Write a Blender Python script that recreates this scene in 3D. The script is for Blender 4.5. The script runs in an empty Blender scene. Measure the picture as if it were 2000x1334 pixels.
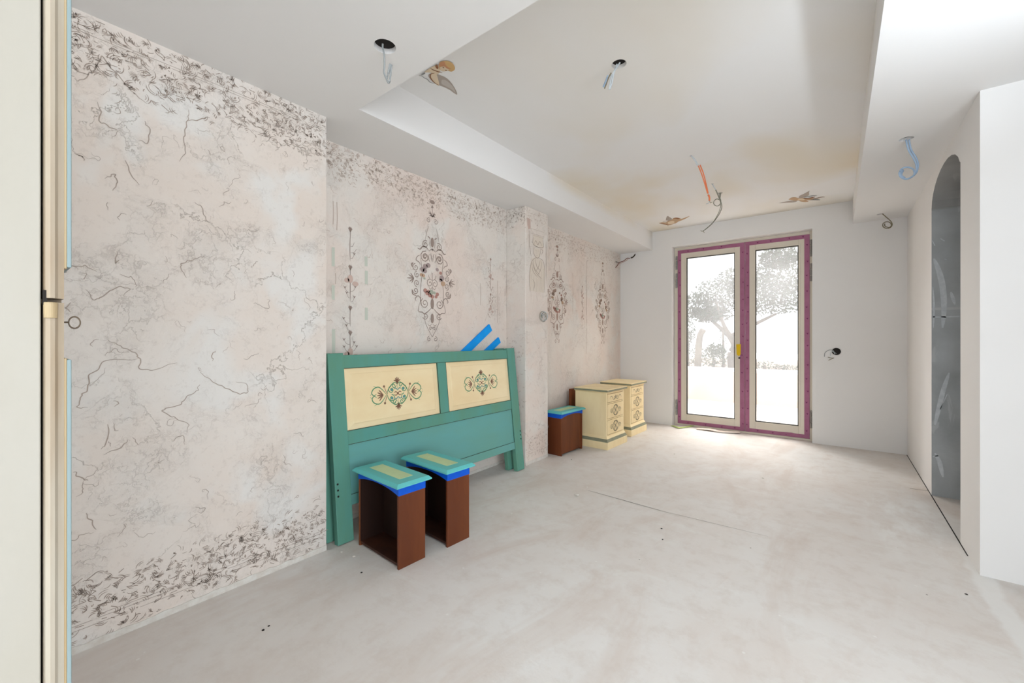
import bpy, bmesh, math, random
from mathutils import Vector, Matrix
random.seed(7)
R = math.radians
scene = bpy.context.scene
C = scene.collection

# ------------------------------------------------------------------ camera
FPX, CX, CY, H = 810.0, 1000.0, 661.0, 1.2
YAW = math.atan(634/FPX)
SN, CS = math.sin(YAW), math.cos(YAW)
cd = bpy.data.cameras.new('camera'); cam = bpy.data.objects.new('camera', cd); C.objects.link(cam)
cd.sensor_width = 36; cd.lens = FPX/2000*36; cd.shift_y = -(667-CY)/2000
cd.clip_start = 0.02; cd.clip_end = 200
cam.location = (0, 0, H); cam.rotation_euler = (R(90), 0, YAW)
scene.camera = cam

# ------------------------------------------------------------------ world and light
world = bpy.data.worlds.new('sky'); scene.world = world; world.use_nodes = True
bg = world.node_tree.nodes['Background']
bg.inputs[0].default_value = (0.93, 0.97, 1.0, 1); bg.inputs[1].default_value = 0.72

def area(name, loc, rot, sx, sy, watts, col):
    l = bpy.data.lights.new(name, 'AREA'); l.shape = 'RECTANGLE'; l.size = sx; l.size_y = sy
    l.energy = watts; l.color = col
    o = bpy.data.objects.new(name, l); C.objects.link(o); o.location = loc; o.rotation_euler = rot
    return o
# daylight in the two openings of the part of the room behind and beside the camera
area('daylight_side', (3.42, -0.5, 1.3), (0, R(90), 0), 2.1, 3.0, 44, (0.81, 0.905, 1.0))
area('daylight_rear', (0.9, -2.86, 1.35), (R(90), 0, 0), 3.0, 1.9, 34, (0.80, 0.90, 1.0))
# bright hazy sky on the garden side: a very wide, soft sun
sd = bpy.data.lights.new('hazy_sun', 'SUN'); sd.energy = 7.2; sd.angle = R(100); sd.color = (1.0, .97, .93)
so = bpy.data.objects.new('hazy_sun', sd); C.objects.link(so); so.rotation_euler = (R(-70), 0, R(-8))
# work lamp aimed at the ceiling, just outside the picture on the right
ld = bpy.data.lights.new('work_lamp', 'SPOT'); ld.energy = 25; ld.spot_size = R(80); ld.spot_blend = 1.0
ld.shadow_soft_size = 0.06; ld.color = (0.80, 0.90, 1.0)
lo = bpy.data.objects.new('work_lamp', ld); C.objects.link(lo); lo.location = (0.9, 1.55, 1.75)
lo.rotation_euler = (Vector((0.55, 2.12, 2.455))-Vector(lo.location)).to_track_quat('-Z', 'Y').to_euler()

vs = scene.view_settings
vs.view_transform = 'Standard'; vs.look = 'None'; vs.gamma = 1.0; vs.use_curve_mapping = False
vs.exposure = 1.3

# ------------------------------------------------------------------ helpers
def ray(u, v):
    a = (u-CX)/FPX; b = (CY-v)/FPX
    return Vector((-SN+a*CS, CS+a*SN, b))
def on_x(u, v, x): r = ray(u, v); return r*(x/r.x)+Vector((0, 0, H))
def on_y(u, v, y): r = ray(u, v); return r*(y/r.y)+Vector((0, 0, H))
def on_z(u, v, z): r = ray(u, v); return r*((z-H)/r.z)+Vector((0, 0, H))
def depth_of(p): return -SN*p[0]+CS*p[1]
def at_d(u, v, d): return ray(u, v)*d+Vector((0, 0, H))

def srgb(r, g, b):
    f = lambda c: (c/255/12.92) if c/255 <= .04045 else ((c/255+.055)/1.055)**2.4
    return (f(r), f(g), f(b), 1)

class N:
    def __init__(s, name):
        s.m = bpy.data.materials.new(name); s.m.use_nodes = True
        s.t = s.m.node_tree; s.t.nodes.clear()
        s.out = s.new('ShaderNodeOutputMaterial')
    def new(s, kind, **kw):
        n = s.t.nodes.new(kind)
        for k, v in kw.items():
            if k.startswith('i_'):
                key = k[2:].replace('_', ' ')
                n.inputs[key].default_value = v
            else: setattr(n, k, v)
        return n
    def link(s, a, b): s.t.links.new(a, b)
    def pos(s): return s.new('ShaderNodeNewGeometry').outputs['Position']
    def objc(s): return s.new('ShaderNodeTexCoord').outputs['Object']
    def noise(s, vec, scale, detail=4, rough=.5, dist=0):
        n = s.new('ShaderNodeTexNoise'); s.link(vec, n.inputs['Vector'])
        n.inputs['Scale'].default_value = scale; n.inputs['Detail'].default_value = detail
        n.inputs['Roughness'].default_value = rough; n.inputs['Distortion'].default_value = dist
        return n.outputs['Fac']
    def mapr(s, v, a, b, c=0., d=1.):
        n = s.new('ShaderNodeMapRange'); s.link(v, n.inputs['Value'])
        n.inputs['From Min'].default_value = a; n.inputs['From Max'].default_value = b
        n.inputs['To Min'].default_value = c; n.inputs['To Max'].default_value = d
        return n.outputs['Result']
    def math(s, op, a, b=None, c=None):
        n = s.new('ShaderNodeMath', operation=op)
        for i, x in enumerate((a, b, c)):
            if x is None: continue
            if isinstance(x, (int, float)): n.inputs[i].default_value = x
            else: s.link(x, n.inputs[i])
        return n.outputs[0]
    def mix(s, f, a, b):
        n = s.new('ShaderNodeMix', data_type='RGBA')
        for i, x in ((0, f), (6, a), (7, b)):
            if isinstance(x, (tuple, float, int)): n.inputs[i].default_value = x
            else: s.link(x, n.inputs[i])
        return n.outputs[2]
    def scalev(s, vec, sc):
        n = s.new('ShaderNodeMapping'); s.link(vec, n.inputs[0]); n.inputs['Scale'].default_value = sc
        return n.outputs[0]
    def finish(s, col, rough=.8, bump=None, strength=.3, dist=.01, metal=0., spec=.3):
        b = s.new('ShaderNodeBsdfPrincipled')
        if isinstance(col, tuple): b.inputs['Base Color'].default_value = col
        else: s.link(col, b.inputs['Base Color'])
        b.inputs['Roughness'].default_value = rough; b.inputs['Metallic'].default_value = metal
        b.inputs['Specular IOR Level'].default_value = spec
        if bump is not None:
            n = s.new('ShaderNodeBump'); n.inputs['Strength'].default_value = strength; n.inputs['Distance'].default_value = dist
            s.link(bump, n.inputs['Height']); s.link(n.outputs[0], b.inputs['Normal'])
        s.link(b.outputs[0], s.out.inputs['Surface'])
        return s.m

def simple(name, c1, c2=None, scale=6., stretch=(1, 1, 1), rough=.6, bump=.0, bscale=60., metal=0., spec=.3, lo=.35, hi=.65):
    n = N(name); v = n.scalev(n.objc(), stretch)
    col = c1
    if c2: col = n.mix(n.mapr(n.noise(v, scale, 5, .6), lo, hi), c1, c2)
    h = n.noise(v, bscale, 3) if bump else None
    return n.finish(col, rough, h, bump, .005, metal, spec)

# ---- plaster of the decorated walls
def plaster(name, base, pink, pale, vein, amount):
    n = N(name); p = n.pos()
    w = n.new('ShaderNodeTexNoise'); n.link(p, w.inputs['Vector']); w.inputs['Scale'].default_value = 4.5
    w.inputs['Detail'].default_value = 6; w.inputs['Roughness'].default_value = .65
    add = n.new('ShaderNodeVectorMath', operation='MULTIPLY_ADD')
    n.link(w.outputs['Color'], add.inputs[0]); add.inputs[1].default_value = (.42, .42, .42); n.link(p, add.inputs[2])
    wp = add.outputs[0]
    def veins(scale, width):
        v = n.new('ShaderNodeTexVoronoi', feature='DISTANCE_TO_EDGE'); n.link(wp, v.inputs['Vector'])
        v.inputs['Scale'].default_value = scale
        return n.mapr(v.outputs['Distance'], 0, width, 1, 0)
    m1 = n.mapr(n.noise(p, 2.3, 3), .5, .62)
    m2 = n.mapr(n.noise(p, 3.9, 4, .6, .6), .48, .6)
    v1 = n.math('MULTIPLY', veins(3.2, .011), m1)
    v2 = n.math('MULTIPLY', veins(11, .05), m2)
    vv = n.math('MULTIPLY', n.math('MAXIMUM', v1, n.math('MULTIPLY', v2, .55)), amount)
    c = n.mix(n.mapr(n.noise(p, 1.5, 5, .6), .4, .62), base, pink)
    c = n.mix(n.mapr(n.noise(p, 2.6, 3, .5, .4), .54, .64), c, pale)
    c = n.mix(n.math('MULTIPLY', n.mapr(n.noise(p, 45, 4, .7), .55, .8), .25), c, vein)
    c = n.mix(vv, c, vein)
    rough = n.math('MULTIPLY', n.noise(wp, 26, 6, .65), m2)
    h = n.math('SUBTRACT', n.math('MULTIPLY', rough, .8), n.math('MULTIPLY', vv, .9))
    h = n.math('ADD', h, n.math('MULTIPLY', n.noise(p, 120, 3), .08))
    return n.finish(c, .85, h, .6, .012)
M = {}
M['plaster'] = plaster('plaster_near', srgb(232, 224, 216), srgb(230, 217, 206), srgb(232, 227, 221), srgb(150, 132, 119), .5)
M['plaster2'] = plaster('plaster_recess', srgb(233, 224, 215), srgb(231, 215, 204), srgb(231, 224, 216), srgb(176, 157, 143), .42)

# ---- white paint
n = N('white_paint'); p = n.pos()
M['white'] = n.finish(n.mix(n.mapr(n.noise(p, .8, 3), .35, .7), srgb(238, 236, 234), srgb(234, 231, 228)), .75, n.noise(p, 70, 3), .05, .004)
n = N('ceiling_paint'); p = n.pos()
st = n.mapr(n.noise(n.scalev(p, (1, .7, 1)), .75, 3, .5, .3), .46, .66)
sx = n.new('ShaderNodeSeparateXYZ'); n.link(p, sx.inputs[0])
tray = n.math('MULTIPLY', st, n.mapr(sx.outputs['Y'], 1.6, 4.6, .25, 1.))  # yellow stain plus painted warm light, stronger towards the back
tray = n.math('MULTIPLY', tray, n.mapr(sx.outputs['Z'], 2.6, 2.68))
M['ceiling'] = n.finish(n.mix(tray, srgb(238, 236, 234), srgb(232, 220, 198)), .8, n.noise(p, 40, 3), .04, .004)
# ---- raw concrete with white plaster strokes
n = N('grey_concrete'); p = n.pos()
c = n.mix(n.mapr(n.noise(p, 3.5, 5), .35, .7), srgb(172, 176, 178), srgb(198, 202, 205))
sw = n.noise(n.scalev(p, (6, 1, 1.3)), 2.2, 4, .5, 1.2)
c = n.mix(n.math('MULTIPLY', n.mapr(sw, .63, .67), .6), c, srgb(205, 208, 210))
sx = n.new('ShaderNodeSeparateXYZ'); n.link(p, sx.inputs[0])
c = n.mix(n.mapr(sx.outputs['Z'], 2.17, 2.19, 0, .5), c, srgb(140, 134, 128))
c = n.mix(n.mapr(n.math('ABSOLUTE', n.math('SUBTRACT', sx.outputs['Z'], 1.425)), .006, .012, .6, 0), c, srgb(215, 216, 216))
M['concrete'] = n.finish(c, .85, n.noise(p, 30, 5), .25, .006)
# ---- floor screed
n = N('floor_screed'); p = n.pos()
c = n.mix(n.mapr(n.noise(p, 1.1, 5, .6, .4), .36, .66), srgb(228, 225, 221), srgb(221, 213, 206))
c = n.mix(n.mapr(n.noise(n.scalev(p, (1.2, 3.5, 1)), 1.4, 5, .65, .5), .58, .72), c, srgb(228, 225, 220))
c = n.mix(n.math('MULTIPLY', n.mapr(n.noise(p, 9, 5, .7), .48, .75), .4), c, srgb(198, 184, 172))
c = n.mix(n.math('MULTIPLY', n.mapr(n.noise(n.scalev(p, (2.2, .8, 1)), .9, 5, .7, 1.), .5, .68), .5), c, srgb(206, 190, 178))
sx = n.new('ShaderNodeSeparateXYZ'); n.link(p, sx.inputs[0])
wob = n.math('MULTIPLY', n.math('SUBTRACT', n.noise(p, 6, 4), .5), .09)
xx = n.math('ADD', sx.outputs['X'], wob)
band = n.math('MULTIPLY', n.mapr(n.math('ABSOLUTE', n.math('SUBTRACT', xx, .58)), .03, .05, .75, 0), n.mapr(sx.outputs['Y'], 3.5, 3.3))
patch = n.math('MULTIPLY', n.mapr(n.noise(n.scalev(p, (5, 1.6, 1)), 1.6, 4, .6), .45, .6),
               n.math('MULTIPLY', n.mapr(n.math('ABSOLUTE', n.math('SUBTRACT', sx.outputs['X'], .35)), .12, .24, .8, 0),
                      n.mapr(n.math('ABSOLUTE', n.math('SUBTRACT', sx.outputs['Y'], 3.75)), .3, .75, 1, 0)))
c = n.mix(n.math('MAXIMUM', band, patch), c, srgb(235, 234, 231))
vo = n.new('ShaderNodeTexVoronoi', feature='F1'); n.link(p, vo.inputs['Vector']); vo.inputs['Scale'].default_value = 7
c = n.mix(n.mapr(vo.outputs['Distance'], .035, .05, .55, 0), c, srgb(240, 238, 234))
vo2 = n.new('ShaderNodeTexVoronoi', feature='F1'); n.link(n.scalev(p, (1.3, 1.1, 1)), vo2.inputs['Vector']); vo2.inputs['Scale'].default_value = 3.1
c = n.mix(n.mapr(vo2.outputs['Distance'], .012, .02, .75, 0), c, srgb(110, 98, 88))
M['floor'] = n.finish(c, .7, n.math('ADD', n.noise(p, 16, 6, .65), n.math('MULTIPLY', n.noise(p, 90, 3), .3)), .16, .006)

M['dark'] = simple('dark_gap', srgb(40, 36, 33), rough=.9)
M['groove'] = simple('floor_groove', srgb(120, 110, 102), rough=.9)
M['green'] = simple('green_painted_wood', srgb(98, 150, 128), srgb(92, 156, 146), 5, (1, 1, .25), .5, .08, 40)
M['teal'] = simple('teal_painted_wood', srgb(106, 170, 168), srgb(108, 164, 152), 4, (1, .3, 1), .5, .08, 40)
M['tealtop'] = simple('turquoise_drawer_front', srgb(96, 196, 200), srgb(104, 190, 184), 5, (.4, 1, 1), .5, .06, 40)
M['cream'] = simple('cream_painted_wood', srgb(250, 230, 188), srgb(243, 217, 170), 4, (1, .4, 1), .5, .06, 40)
M['cream2'] = simple('cream_nightstand_paint', srgb(250, 231, 186), srgb(240, 216, 166), 5, (1, 1, .3), .5, .06, 40)
M['sage'] = simple('sage_moulding', srgb(146, 146, 120), srgb(128, 132, 112), 12, (1, 1, 1), .55)
M['brown'] = simple('brown_stained_wood', srgb(122, 66, 34), srgb(98, 50, 26), 7, (1, 1, .15), .5, .08, 50)
M['darkbrown'] = simple('dark_stained_wood', srgb(70, 38, 24), srgb(52, 27, 18), 7, (1, 1, .2), .55)
M['inner_shade'] = simple('shade_and_dark_finish', srgb(44, 22, 14), srgb(34, 17, 11), 7, (1, 1, .2), .6)  # dark finish, deepened by the shade inside the drawers
M['antique'] = simple('antiqued_brown_line', srgb(150, 116, 76), srgb(128, 98, 62), 20, rough=.7)
M['seam'] = simple('dark_antiqued_seam', srgb(58, 78, 62), srgb(74, 70, 50), 9, rough=.7)
M['smear'] = simple('grey_white_smear', srgb(222, 226, 230), srgb(205, 210, 214), 25, rough=.9)
M['bluetape'] = simple('blue_masking_tape', srgb(0, 92, 214), srgb(0, 84, 200), 14, rough=.55)
M['bluewrap'] = simple('bright_blue_wrap', srgb(10, 168, 255), srgb(8, 160, 248), 14, rough=.5)
M['palegreen'] = simple('pale_green_paper', srgb(200, 220, 172), srgb(192, 214, 168), 9, rough=.7)
M['doorframe'] = simple('cream_door_lacquer', srgb(226, 217, 201), srgb(222, 212, 196), 3, rough=.4)
M['pinktape'] = simple('mauve_masking_tape', srgb(170, 108, 138), srgb(160, 98, 128), 9, rough=.5)
M['tapeprint'] = simple('mauve_tape_print', srgb(122, 52, 96), rough=.6)
M['steel'] = simple('brushed_steel', srgb(150, 148, 144), rough=.35, metal=.9)
M['gasket'] = simple('black_gasket', srgb(66, 64, 60), rough=.7)
M['yellow'] = simple('yellow_tag', srgb(236, 196, 20), rough=.6)
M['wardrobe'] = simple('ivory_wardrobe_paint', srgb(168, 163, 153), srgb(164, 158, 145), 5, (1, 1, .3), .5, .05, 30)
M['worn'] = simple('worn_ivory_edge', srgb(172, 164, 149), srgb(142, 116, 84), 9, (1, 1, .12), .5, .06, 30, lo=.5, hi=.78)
M['ochre'] = simple('ochre_glaze', srgb(166, 143, 106), srgb(174, 156, 124), 8, (1, 1, .2), .5)
M['paleblue'] = simple('pale_blue_paint', srgb(136, 153, 154), srgb(130, 148, 150), 6, (1, 1, .2), .5)
M['brass'] = simple('aged_brass', srgb(104, 88, 70), srgb(78, 64, 50), 30, rough=.35, metal=.3)
M['cablegrey'] = simple('grey_cable', srgb(160, 164, 164), rough=.5)
M['cablewhite'] = simple('white_cable', srgb(205, 212, 216), rough=.5)
M['cableblue'] = simple('pale_blue_cable', srgb(160, 182, 206), rough=.5)
M['cablekhaki'] = simple('khaki_cable', srgb(134, 124, 100), rough=.5)
M['cableolive'] = simple('olive_grey_cable', srgb(138, 138, 124), rough=.5)
M['orange'] = simple('orange_conduit', srgb(232, 128, 84), rough=.5)
M['cablered'] = simple('red_brown_wire', srgb(120, 62, 50), rough=.6)
M['cabledark'] = simple('dark_conduit', srgb(62, 54, 42), rough=.6)
M['terrace'] = simple('pale_terrace', srgb(238, 234, 226), srgb(230, 226, 218), 1, rough=.8)
M['peach'] = simple('peach_render', srgb(222, 184, 166), srgb(216, 178, 160), 1, rough=.9)
M['coping'] = simple('white_coping', srgb(244, 242, 238), rough=.8)
M['leaf'] = simple('grey_green_leaves', srgb(44, 60, 46), srgb(66, 82, 66), 3, rough=.7)
M['bark'] = simple('olive_bark', srgb(84, 78, 70), srgb(110, 102, 92), 6, rough=.9)
M['soil'] = simple('planter_soil', srgb(120, 104, 90), rough=1)
M['chip'] = simple('plaster_chip', srgb(228, 224, 217), srgb(214, 206, 196), 30, rough=.9)
M['greentape'] = simple('lime_green_tape', srgb(160, 190, 70), srgb(196, 206, 150), 20, rough=.6)
M['foam'] = simple('white_foam_strip', srgb(230, 220, 212), srgb(220, 196, 180), 12, rough=.8)
# painted ornament colours
for k, c in dict(ink=(158, 140, 130), ink2=(172, 144, 130), ink3=(170, 146, 130), red=(184, 138, 126), plum=(168, 150, 146), rust=(194, 162, 136), sagep=(176, 180, 162), barg=(204, 208, 194),
                 gouge3=(176, 161, 149), gouge=(168, 152, 140), gouge2=(194, 175, 161), pinkp=(208, 182, 170),
                 hgreen=(96, 150, 112), hbrown=(140, 104, 84), hteal=(100, 150, 146), nsink=(150, 138, 112),
                 skin=(226, 206, 178), hair=(214, 176, 122), hair2=(206, 150, 112), wing=(176, 164, 154), wing2=(196, 188, 180), outline=(150, 104, 72), ginger=(196, 164, 132), dgrey=(140, 140, 138),
                 relief=(176, 158, 143), reliefp=(226, 214, 200)).items():
    M[k] = simple('paint_'+k, srgb(*c), rough=.85)
# ---- protective film over the door glass: lets part of the view through, glows with daylight
n = N('filmed_glass')
tr = n.new('ShaderNodeBsdfTransparent'); tl = n.new('ShaderNodeBsdfTranslucent'); tl.inputs[0].default_value = (.97, .98, 1, 1)
gl = n.new('ShaderNodeBsdfGlossy'); gl.inputs['Roughness'].default_value = .08
m1 = n.new('ShaderNodeMixShader'); n.link(n.mapr(n.noise(n.pos(), 1.6, 3), .3, .7, .055, .10), m1.inputs[0])
n.link(tr.outputs[0], m1.inputs[1]); n.link(tl.outputs[0], m1.inputs[2])
m2 = n.new('ShaderNodeMixShader'); m2.inputs[0].default_value = .04
n.link(m1.outputs[0], m2.inputs[1]); n.link(gl.outputs[0], m2.inputs[2]); n.link(m2.outputs[0], n.out.inputs['Surface'])
M['film'] = n.m

# ---- mesh building
class MB:
    def __init__(s): s.bm = bmesh.new()
    def box(s, x0, x1, y0, y1, z0, z1, bev=0., mat=0):
        v = [s.bm.verts.new((x, y, z)) for z in (z0, z1) for y in (y0, y1) for x in (x0, x1)]
        fs = [(0, 2, 3, 1), (4, 5, 7, 6), (0, 1, 5, 4), (2, 6, 7, 3), (0, 4, 6, 2), (1, 3, 7, 5)]
        faces = [s.bm.faces.new([v[i] for i in f]) for f in fs]
        for f in faces: f.material_index = mat
        if bev:
            es = list({e for f in faces for e in f.edges})
            bmesh.ops.bevel(s.bm, geom=es, offset=bev, segments=2, affect='EDGES', profile=.5)
        return s
    def prism(s, pts, axis, a, b, bev=0.):
        """closed outline pts (2d) extruded along axis from a to b"""
        def P(q, t): return {'x': (t, q[0], q[1]), 'y': (q[0], t, q[1]), 'z': (q[0], q[1], t)}[axis]
        va = [s.bm.verts.new(P(q, a)) for q in pts]; vb = [s.bm.verts.new(P(q, b)) for q in pts]
        k = len(pts); fs = [s.bm.faces.new(va), s.bm.faces.new(vb[::-1])]
        for i in range(k): fs.append(s.bm.faces.new((va[i], vb[i], vb[(i+1) % k], va[(i+1) % k])))
        if bev: bmesh.ops.bevel(s.bm, geom=list({e for f in fs for e in f.edges}), offset=bev, segments=2, affect='EDGES')
        return s
    def tube(s, pts, r, seg=8, r1=None, smooth=True):
        pts = [Vector(q) for q in pts]
        if smooth: pts = catmull(pts, 6)
        rings = []; up = Vector((.31, .2, .93))
        for i, q in enumerate(pts):
            d = (pts[min(i+1, len(pts)-1)]-pts[max(i-1, 0)])
            if d.length < 1e-9: d = Vector((0, 0, 1))
            d.normalize(); a = d.cross(up)
            if a.length < 1e-4: a = d.cross(Vector((1, 0, 0)))
            a.normalize(); b = d.cross(a); up = b.cross(d) if False else up
            rr = r if r1 is None else r+(r1-r)*i/(len(pts)-1)
            rings.append([s.bm.verts.new(q+a*rr*math.cos(t*2*math.pi/seg)+b*rr*math.sin(t*2*math.pi/seg)) for t in range(seg)])
        for i in range(len(rings)-1):
            for t in range(seg):
                f = s.bm.faces.new((rings[i][t], rings[i][(t+1) % seg], rings[i+1][(t+1) % seg], rings[i+1][t])); f.smooth = True
        s.bm.faces.new(rings[0][::-1]); s.bm.faces.new(rings[-1])
        return s
    def lathe(s, prof, seg=24, mtx=None):
        rings = []
        for (r, z) in prof:
            rings.append([s.bm.verts.new((mtx or Matrix()) @ Vector((r*math.cos(t*2*math.pi/seg), r*math.sin(t*2*math.pi/seg), z))) for t in range(seg)])
        for i in range(len(rings)-1):
            for t in range(seg): s.bm.faces.new((rings[i][t], rings[i][(t+1) % seg], rings[i+1][(t+1) % seg], rings[i+1][t]))
        s.bm.faces.new(rings[0][::-1]); s.bm.faces.new(rings[-1])
        return s
    def torus(s, c, ax1, ax2, Rr, r, seg=32, sg=8):
        n3 = ax1.cross(ax2); rings = []
        for i in range(seg):
            t = i*2*math.pi/seg; d = ax1*math.cos(t)+ax2*math.sin(t)
            rings.append([s.bm.verts.new(c+d*(Rr+r*math.cos(k*2*math.pi/sg))+n3*r*math.sin(k*2*math.pi/sg)) for k in range(sg)])
        for i in range(seg):
            for k in range(sg):
                f = s.bm.faces.new((rings[i][k], rings[i][(k+1) % sg], rings[(i+1) % seg][(k+1) % sg], rings[(i+1) % seg][k])); f.smooth = True
        return s
    def build(s, name, mat, parent=None, kind=None, loc=None):
        bmesh.ops.recalc_face_normals(s.bm, faces=s.bm.faces)
        me = bpy.data.meshes.new(name); s.bm.to_mesh(me); s.bm.free()
        for m in (mat if isinstance(mat, (list, tuple)) else [mat]): me.materials.append(M[m])
        o = bpy.data.objects.new(name, me); C.objects.link(o)
        if parent: o.parent = parent
        if kind: o['kind'] = kind
        if loc: o.location = loc
        return o
def catmull(p, k=6):
    if len(p) < 3: return p
    q = [p[0]*2-p[1]]+list(p)+[p[-1]*2-p[-2]]; out = []
    for i in range(1, len(q)-2):
        a, b, c, d = q[i-1], q[i], q[i+1], q[i+2]
        for j in range(k):
            t = j/k
            out.append(.5*((2*b)+(c-a)*t+(2*a-5*b+4*c-d)*t*t+(3*b-a-3*c+d)*t**3))
    out.append(p[-1]); return out
def tag(o, label, cat, group=None):
    o['label'] = label; o['category'] = cat
    if group: o['group'] = group
    return o
def empty(name, loc=(0, 0, 0), rot=(0, 0, 0)):
    o = bpy.data.objects.new(name, None); C.objects.link(o); o.location = loc; o.rotation_euler = rot; o.empty_display_size = .1
    return o
def copy_tree(o, parent=None):
    c = o.copy(); C.objects.link(c); c.parent = parent
    for ch in [x for x in o.children]: copy_tree(ch, c)
    return c

class Ink:
    """thin painted or scratched strokes lying on a surface; f maps (a, b) to a point"""
    def __init__(s, f): s.f = f; s.v = []; s.q = []; s.thin = 1.
    def stroke(s, pts, w, taper=True, smooth=True):
        pts = [Vector((a, b, 0)) for a, b in pts]; w = w*s.thin
        if smooth and len(pts) > 2: pts = catmull(pts, 4)
        k = len(pts); base = len(s.v)
        for i, q in enumerate(pts):
            d = pts[min(i+1, k-1)]-pts[max(i-1, 0)]
            if d.length < 1e-9: d = Vector((1, 0, 0))
            d.normalize(); nn = Vector((-d.y, d.x, 0))
            t = i/(k-1); ww = w*.5*((.25+.75*math.sin(math.pi*min(1, max(0, t)))**.6) if taper else 1)
            s.v.append(s.f(q.x+nn.x*ww, q.y+nn.y*ww)); s.v.append(s.f(q.x-nn.x*ww, q.y-nn.y*ww))
        for i in range(k-1):
            a = base+2*i; s.q.append((a, a+1, a+3, a+2))
    def poly(s, pts):
        base = len(s.v)
        for a, b in pts: s.v.append(s.f(a, b))
        s.q.append(tuple(range(base, base+len(pts))))
    def blob(s, a, b, ra, rb=None, k=10):
        rb = rb or ra
        s.poly([(a+ra*math.cos(t*2*math.pi/k), b+rb*math.sin(t*2*math.pi/k)) for t in range(k)])
    def spiral(s, a, b, r, turns=1.3, start=0., hand=1, w=.006):
        k = max(6, int(turns*9)); pts = []
        for i in range(k+1):
            t = i/k; rr = r*(1-.82*t); an = start+hand*turns*2*math.pi*t
            pts.append((a+rr*math.cos(an), b+rr*math.sin(an)))
        s.stroke(pts, w, taper=False, smooth=False)
    def build(s, name, mat, parent=None, kind=None):
        me = bpy.data.meshes.new(name); me.from_pydata([tuple(q) for q in s.v], [], s.q); me.materials.append(M[mat]); me.update()
        o = bpy.data.objects.new(name, me); C.objects.link(o)
        if parent: o.parent = parent
        if kind: o['kind'] = kind
        return o

def struct(o): o['kind'] = 'structure'; return o

# ================================================================== THE ROOM
Z1, Z2 = 2.455, 2.708           # soffit, tray ceiling
YB = 5.87                       # back wall
XN, XR, XP = -2.28, -2.54, -2.31  # near wall block, recessed wall, pillar
XW = 0.572                      # right wall
floor = struct(MB().box(-2.9, 3.8, -3.1, 6.25, -.12, 0).build('floor', 'floor'))
# ceiling: soffit slabs round a tray
HOLES = [(on_z(752, 91, Z1), .046, Z1), (on_z(1209, 125.5, Z2), .04, Z2), (on_z(1770, 271.5, Z1), .035, Z1), (on_z(1719, 418.5, Z1), .03, Z1),
         (on_z(1350, 304.5, Z2), .010, Z2), (on_z(1391.5, 359.3, Z2), .012, Z2), (on_z(1406.5, 377.4, Z2), .022, Z2)]
slabs = []
for b in ((-2.06, .14, 1.272, YB+.3, Z2, 2.9), (-2.9, -2.06, 1.272, YB+.3, Z1, 2.9), (.14, 3.8, 1.272, YB+.3, Z1, 2.9), (-2.9, 3.8, -3.1, 1.272, Z1, 2.9)):
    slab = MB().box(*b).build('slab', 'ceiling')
    for (p, r, z) in HOLES:
        if not (b[0] < p.x < b[1] and b[2] < p.y < b[3]): continue
        cut = MB().lathe([(r, z-.05), (r, z+.12)], 24, Matrix.Translation((p.x, p.y, 0))).build('cutter', 'dark')
        md = slab.modifiers.new('b', 'BOOLEAN'); md.object = cut; md.operation = 'DIFFERENCE'; md.solver = 'EXACT'
        bpy.context.view_layer.update()
        me = bpy.data.meshes.new_from_object(slab.evaluated_get(bpy.context.evaluated_depsgraph_get()))
        slab.modifiers.clear(); slab.data = me; bpy.data.objects.remove(cut, do_unlink=True)
    slabs.append(slab)
mb = MB()
for sl in slabs:
    mb.bm.from_mesh(sl.data); bpy.data.objects.remove(sl, do_unlink=True)
for f in mb.bm.faces: f.material_index = 0
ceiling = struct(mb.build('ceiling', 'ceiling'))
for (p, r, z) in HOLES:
    MB().lathe([(r*.985, z+.022), (r*.985, z+.115)], 20, Matrix.Translation((p.x, p.y, 0))).build('hole_shade_plug', 'dark', ceiling)  # black plugs stand in for the shade deep in the holes
# walls
wall_left = struct(MB().box(-2.9, XN, -3.1, 1.203, 0, Z1).build('wall_left', 'plaster'))
wall_recess = struct(MB().box(-2.9, XR, 1.203, YB, 0, Z1).build('wall_left_recess', 'plaster2'))
wall_pillar = struct(MB().box(XR, XP, 3.158, 3.543, 0, Z1, .006).build('wall_left_pillar', 'plaster2'))
mb = MB()
for b in ((-2.9, -1.79, YB, YB+.36, 0, Z1), (-.221, 1.6, YB, YB+.36, 0, Z1), (-1.79, -.221, YB, YB+.36, 2.462, Z2), (-2.06, -1.79, YB, YB+.36, Z1, Z2), (-.221, .14, YB, YB+.36, Z1, Z2)): mb.box(*b)
wall_back = struct(mb.build('wall_back', 'white'))
mb = MB()
out = [(3.116, 0), (3.537, 0), (3.537, 2.235)]
for i in range(13):
    t = math.pi-(math.pi)*i/12
    yy, zz = 4.007+.47*math.cos(t), 2.19+.195*math.sin(t)
    if yy > 3.545: out.append((yy, zz))
out += [(4.477, 0), (YB, 0), (YB, Z1), (3.116, Z1)]
mb.prism(out, 'x', XW, 1.5)
mb.bm.faces.ensure_lookup_table()
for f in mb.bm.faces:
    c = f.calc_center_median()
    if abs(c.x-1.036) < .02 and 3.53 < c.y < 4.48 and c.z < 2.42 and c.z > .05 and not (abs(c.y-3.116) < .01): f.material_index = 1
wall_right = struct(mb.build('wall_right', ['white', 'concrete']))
ik = Ink(lambda a, b: Vector((a, 4.4755, b)))
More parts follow.
